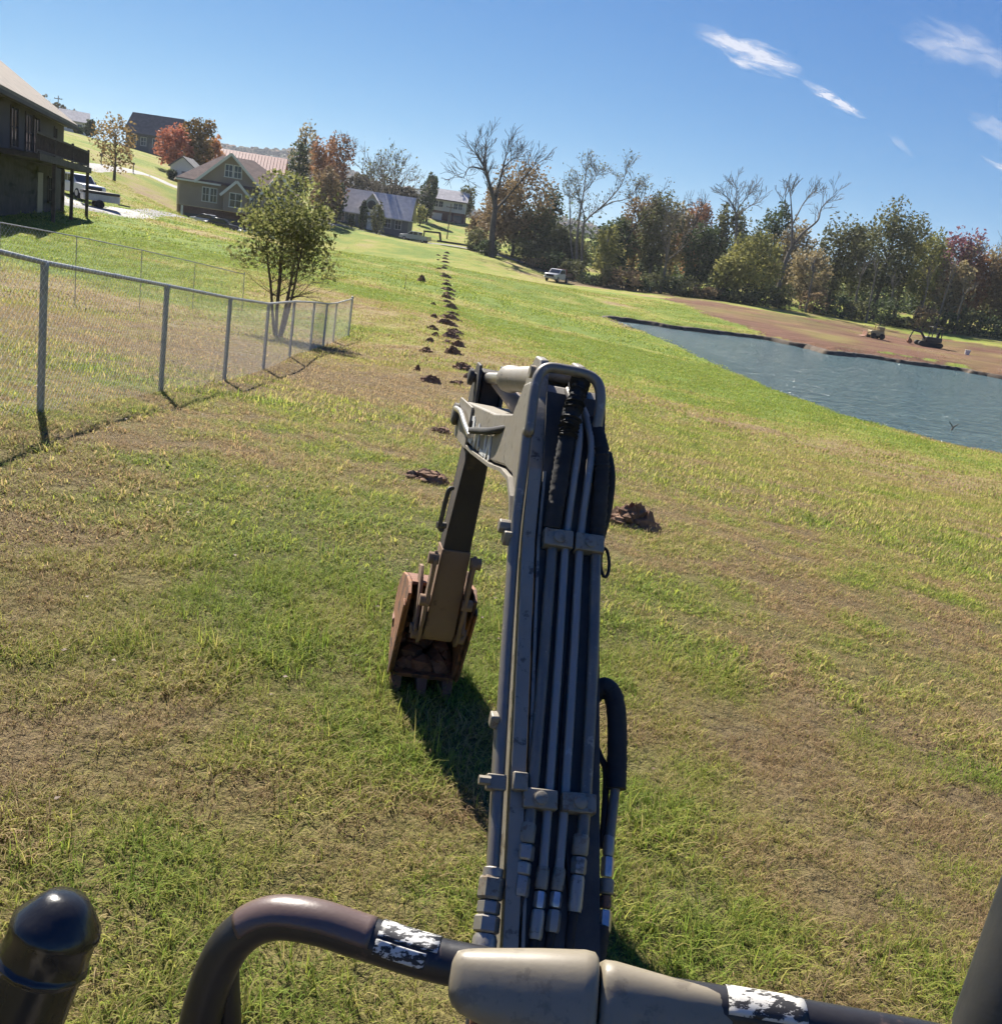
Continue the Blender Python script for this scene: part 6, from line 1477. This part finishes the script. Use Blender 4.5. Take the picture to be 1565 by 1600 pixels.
MB().span(-.9, .9, -.6, .6, .35, .95).build('body', yel, sk, bevel=.06); MB().span(.1, .9, -.45, .45, .96, 1.55).build('engine_cover', yel, sk, bevel=.06)
for x in (-.6, .6):
    for y in (-.72, .72): MB().cyl((x, y - .12, .35), (x, y + .12, .35), .35, 14).build('wheel', tyre_m, sk, 50)
for y in (-.5, .5): MB().bar((.6, y, 1.3), (-1.4, y, .6), .08, .12).build('lift_arm', yel, sk)
MB().prism([Vector((a, 0, b)) for a, b in [(-1.4, .75), (-1.4, .15), (-2.0, .1), (-1.5, .25)]], (0, -.7, 0), (0, .7, 0)).build('bucket', rust, sk)
ro_ = MB(); ro_.span(-.1, 0, -.5, -.42, .95, 1.75); ro_.span(-.1, 0, .42, .5, .95, 1.75); ro_.span(-.1, 0, -.5, .5, 1.75, 1.82); ro_.build('roll_bar', yel, sk)
p = spot(1510, 120); MBt = MB(); MBt.lathe((0, 0, 0), (0, 0, .6), [(0, .26), (.55, .33), (.56, .35), (.6, .35), (.6, .3)], 16)
tag(MBt.build('bucket_pail', trim_m, loc=p, smooth_angle=40), 'lone white pail on the clay bank right of the excavator', 'pail')
# snag in the water, bits on the lawn
w_ = on_water(1484, 672); br = MB(); br.tube([(0, 0, -.3), (.1, 0, .15), (.35, .05, .35)], [.05, .04, .015], 6); br.tube([(.1, 0, .15), (-.15, .05, .42)], [.03, .01], 6)
tag(br.build('snag', bark_m, loc=Vector((w_[0], w_[1], WATER)), smooth_angle=60), 'dark forked snag sticking out of the pond', 'branch')
def mailbox(u, D, lab):
    p = spot(u, D); o = empty('mailbox', p, label=lab, cat='mailbox'); MB().span(-.06, .06, -.06, .06, -.2, 1.1).build('post', pole_m, o); MB().span(-.14, .14, -.28, .28, 1.1, 1.42).build('box', blk, o, bevel=.08)
mailbox(158, 140, 'small dark mailbox on a post left of the olive-orange tree trunk'); mailbox(208, 146, 'small mailbox on the slope right of the olive-orange tree')
p = spot(632, 60); st_ = MB(); st_.tube([(0, 0, -.1), (.02, 0, .9)], .02, 6); tag(st_.build('marker_stake', pole_m, loc=p), 'thin marker stake in the slope left of the dirt row', 'stake')
for i, (u, D) in enumerate([(928, 157), (1014, 156), (960, 158)]):
    p = spot(u, D); s_ = MB(); s_.tube([(0, 0, -.1), (0, 0, 1.2)], .07, 6); s_.box((0, 0, 1.22), (.2, .2, .05))
    tag(s_.build('field_post', trim_m, loc=p), 'short pale post at the grass edge under the trees, %s from the white truck' % ORD[i], 'post', 'pale posts under the trees')
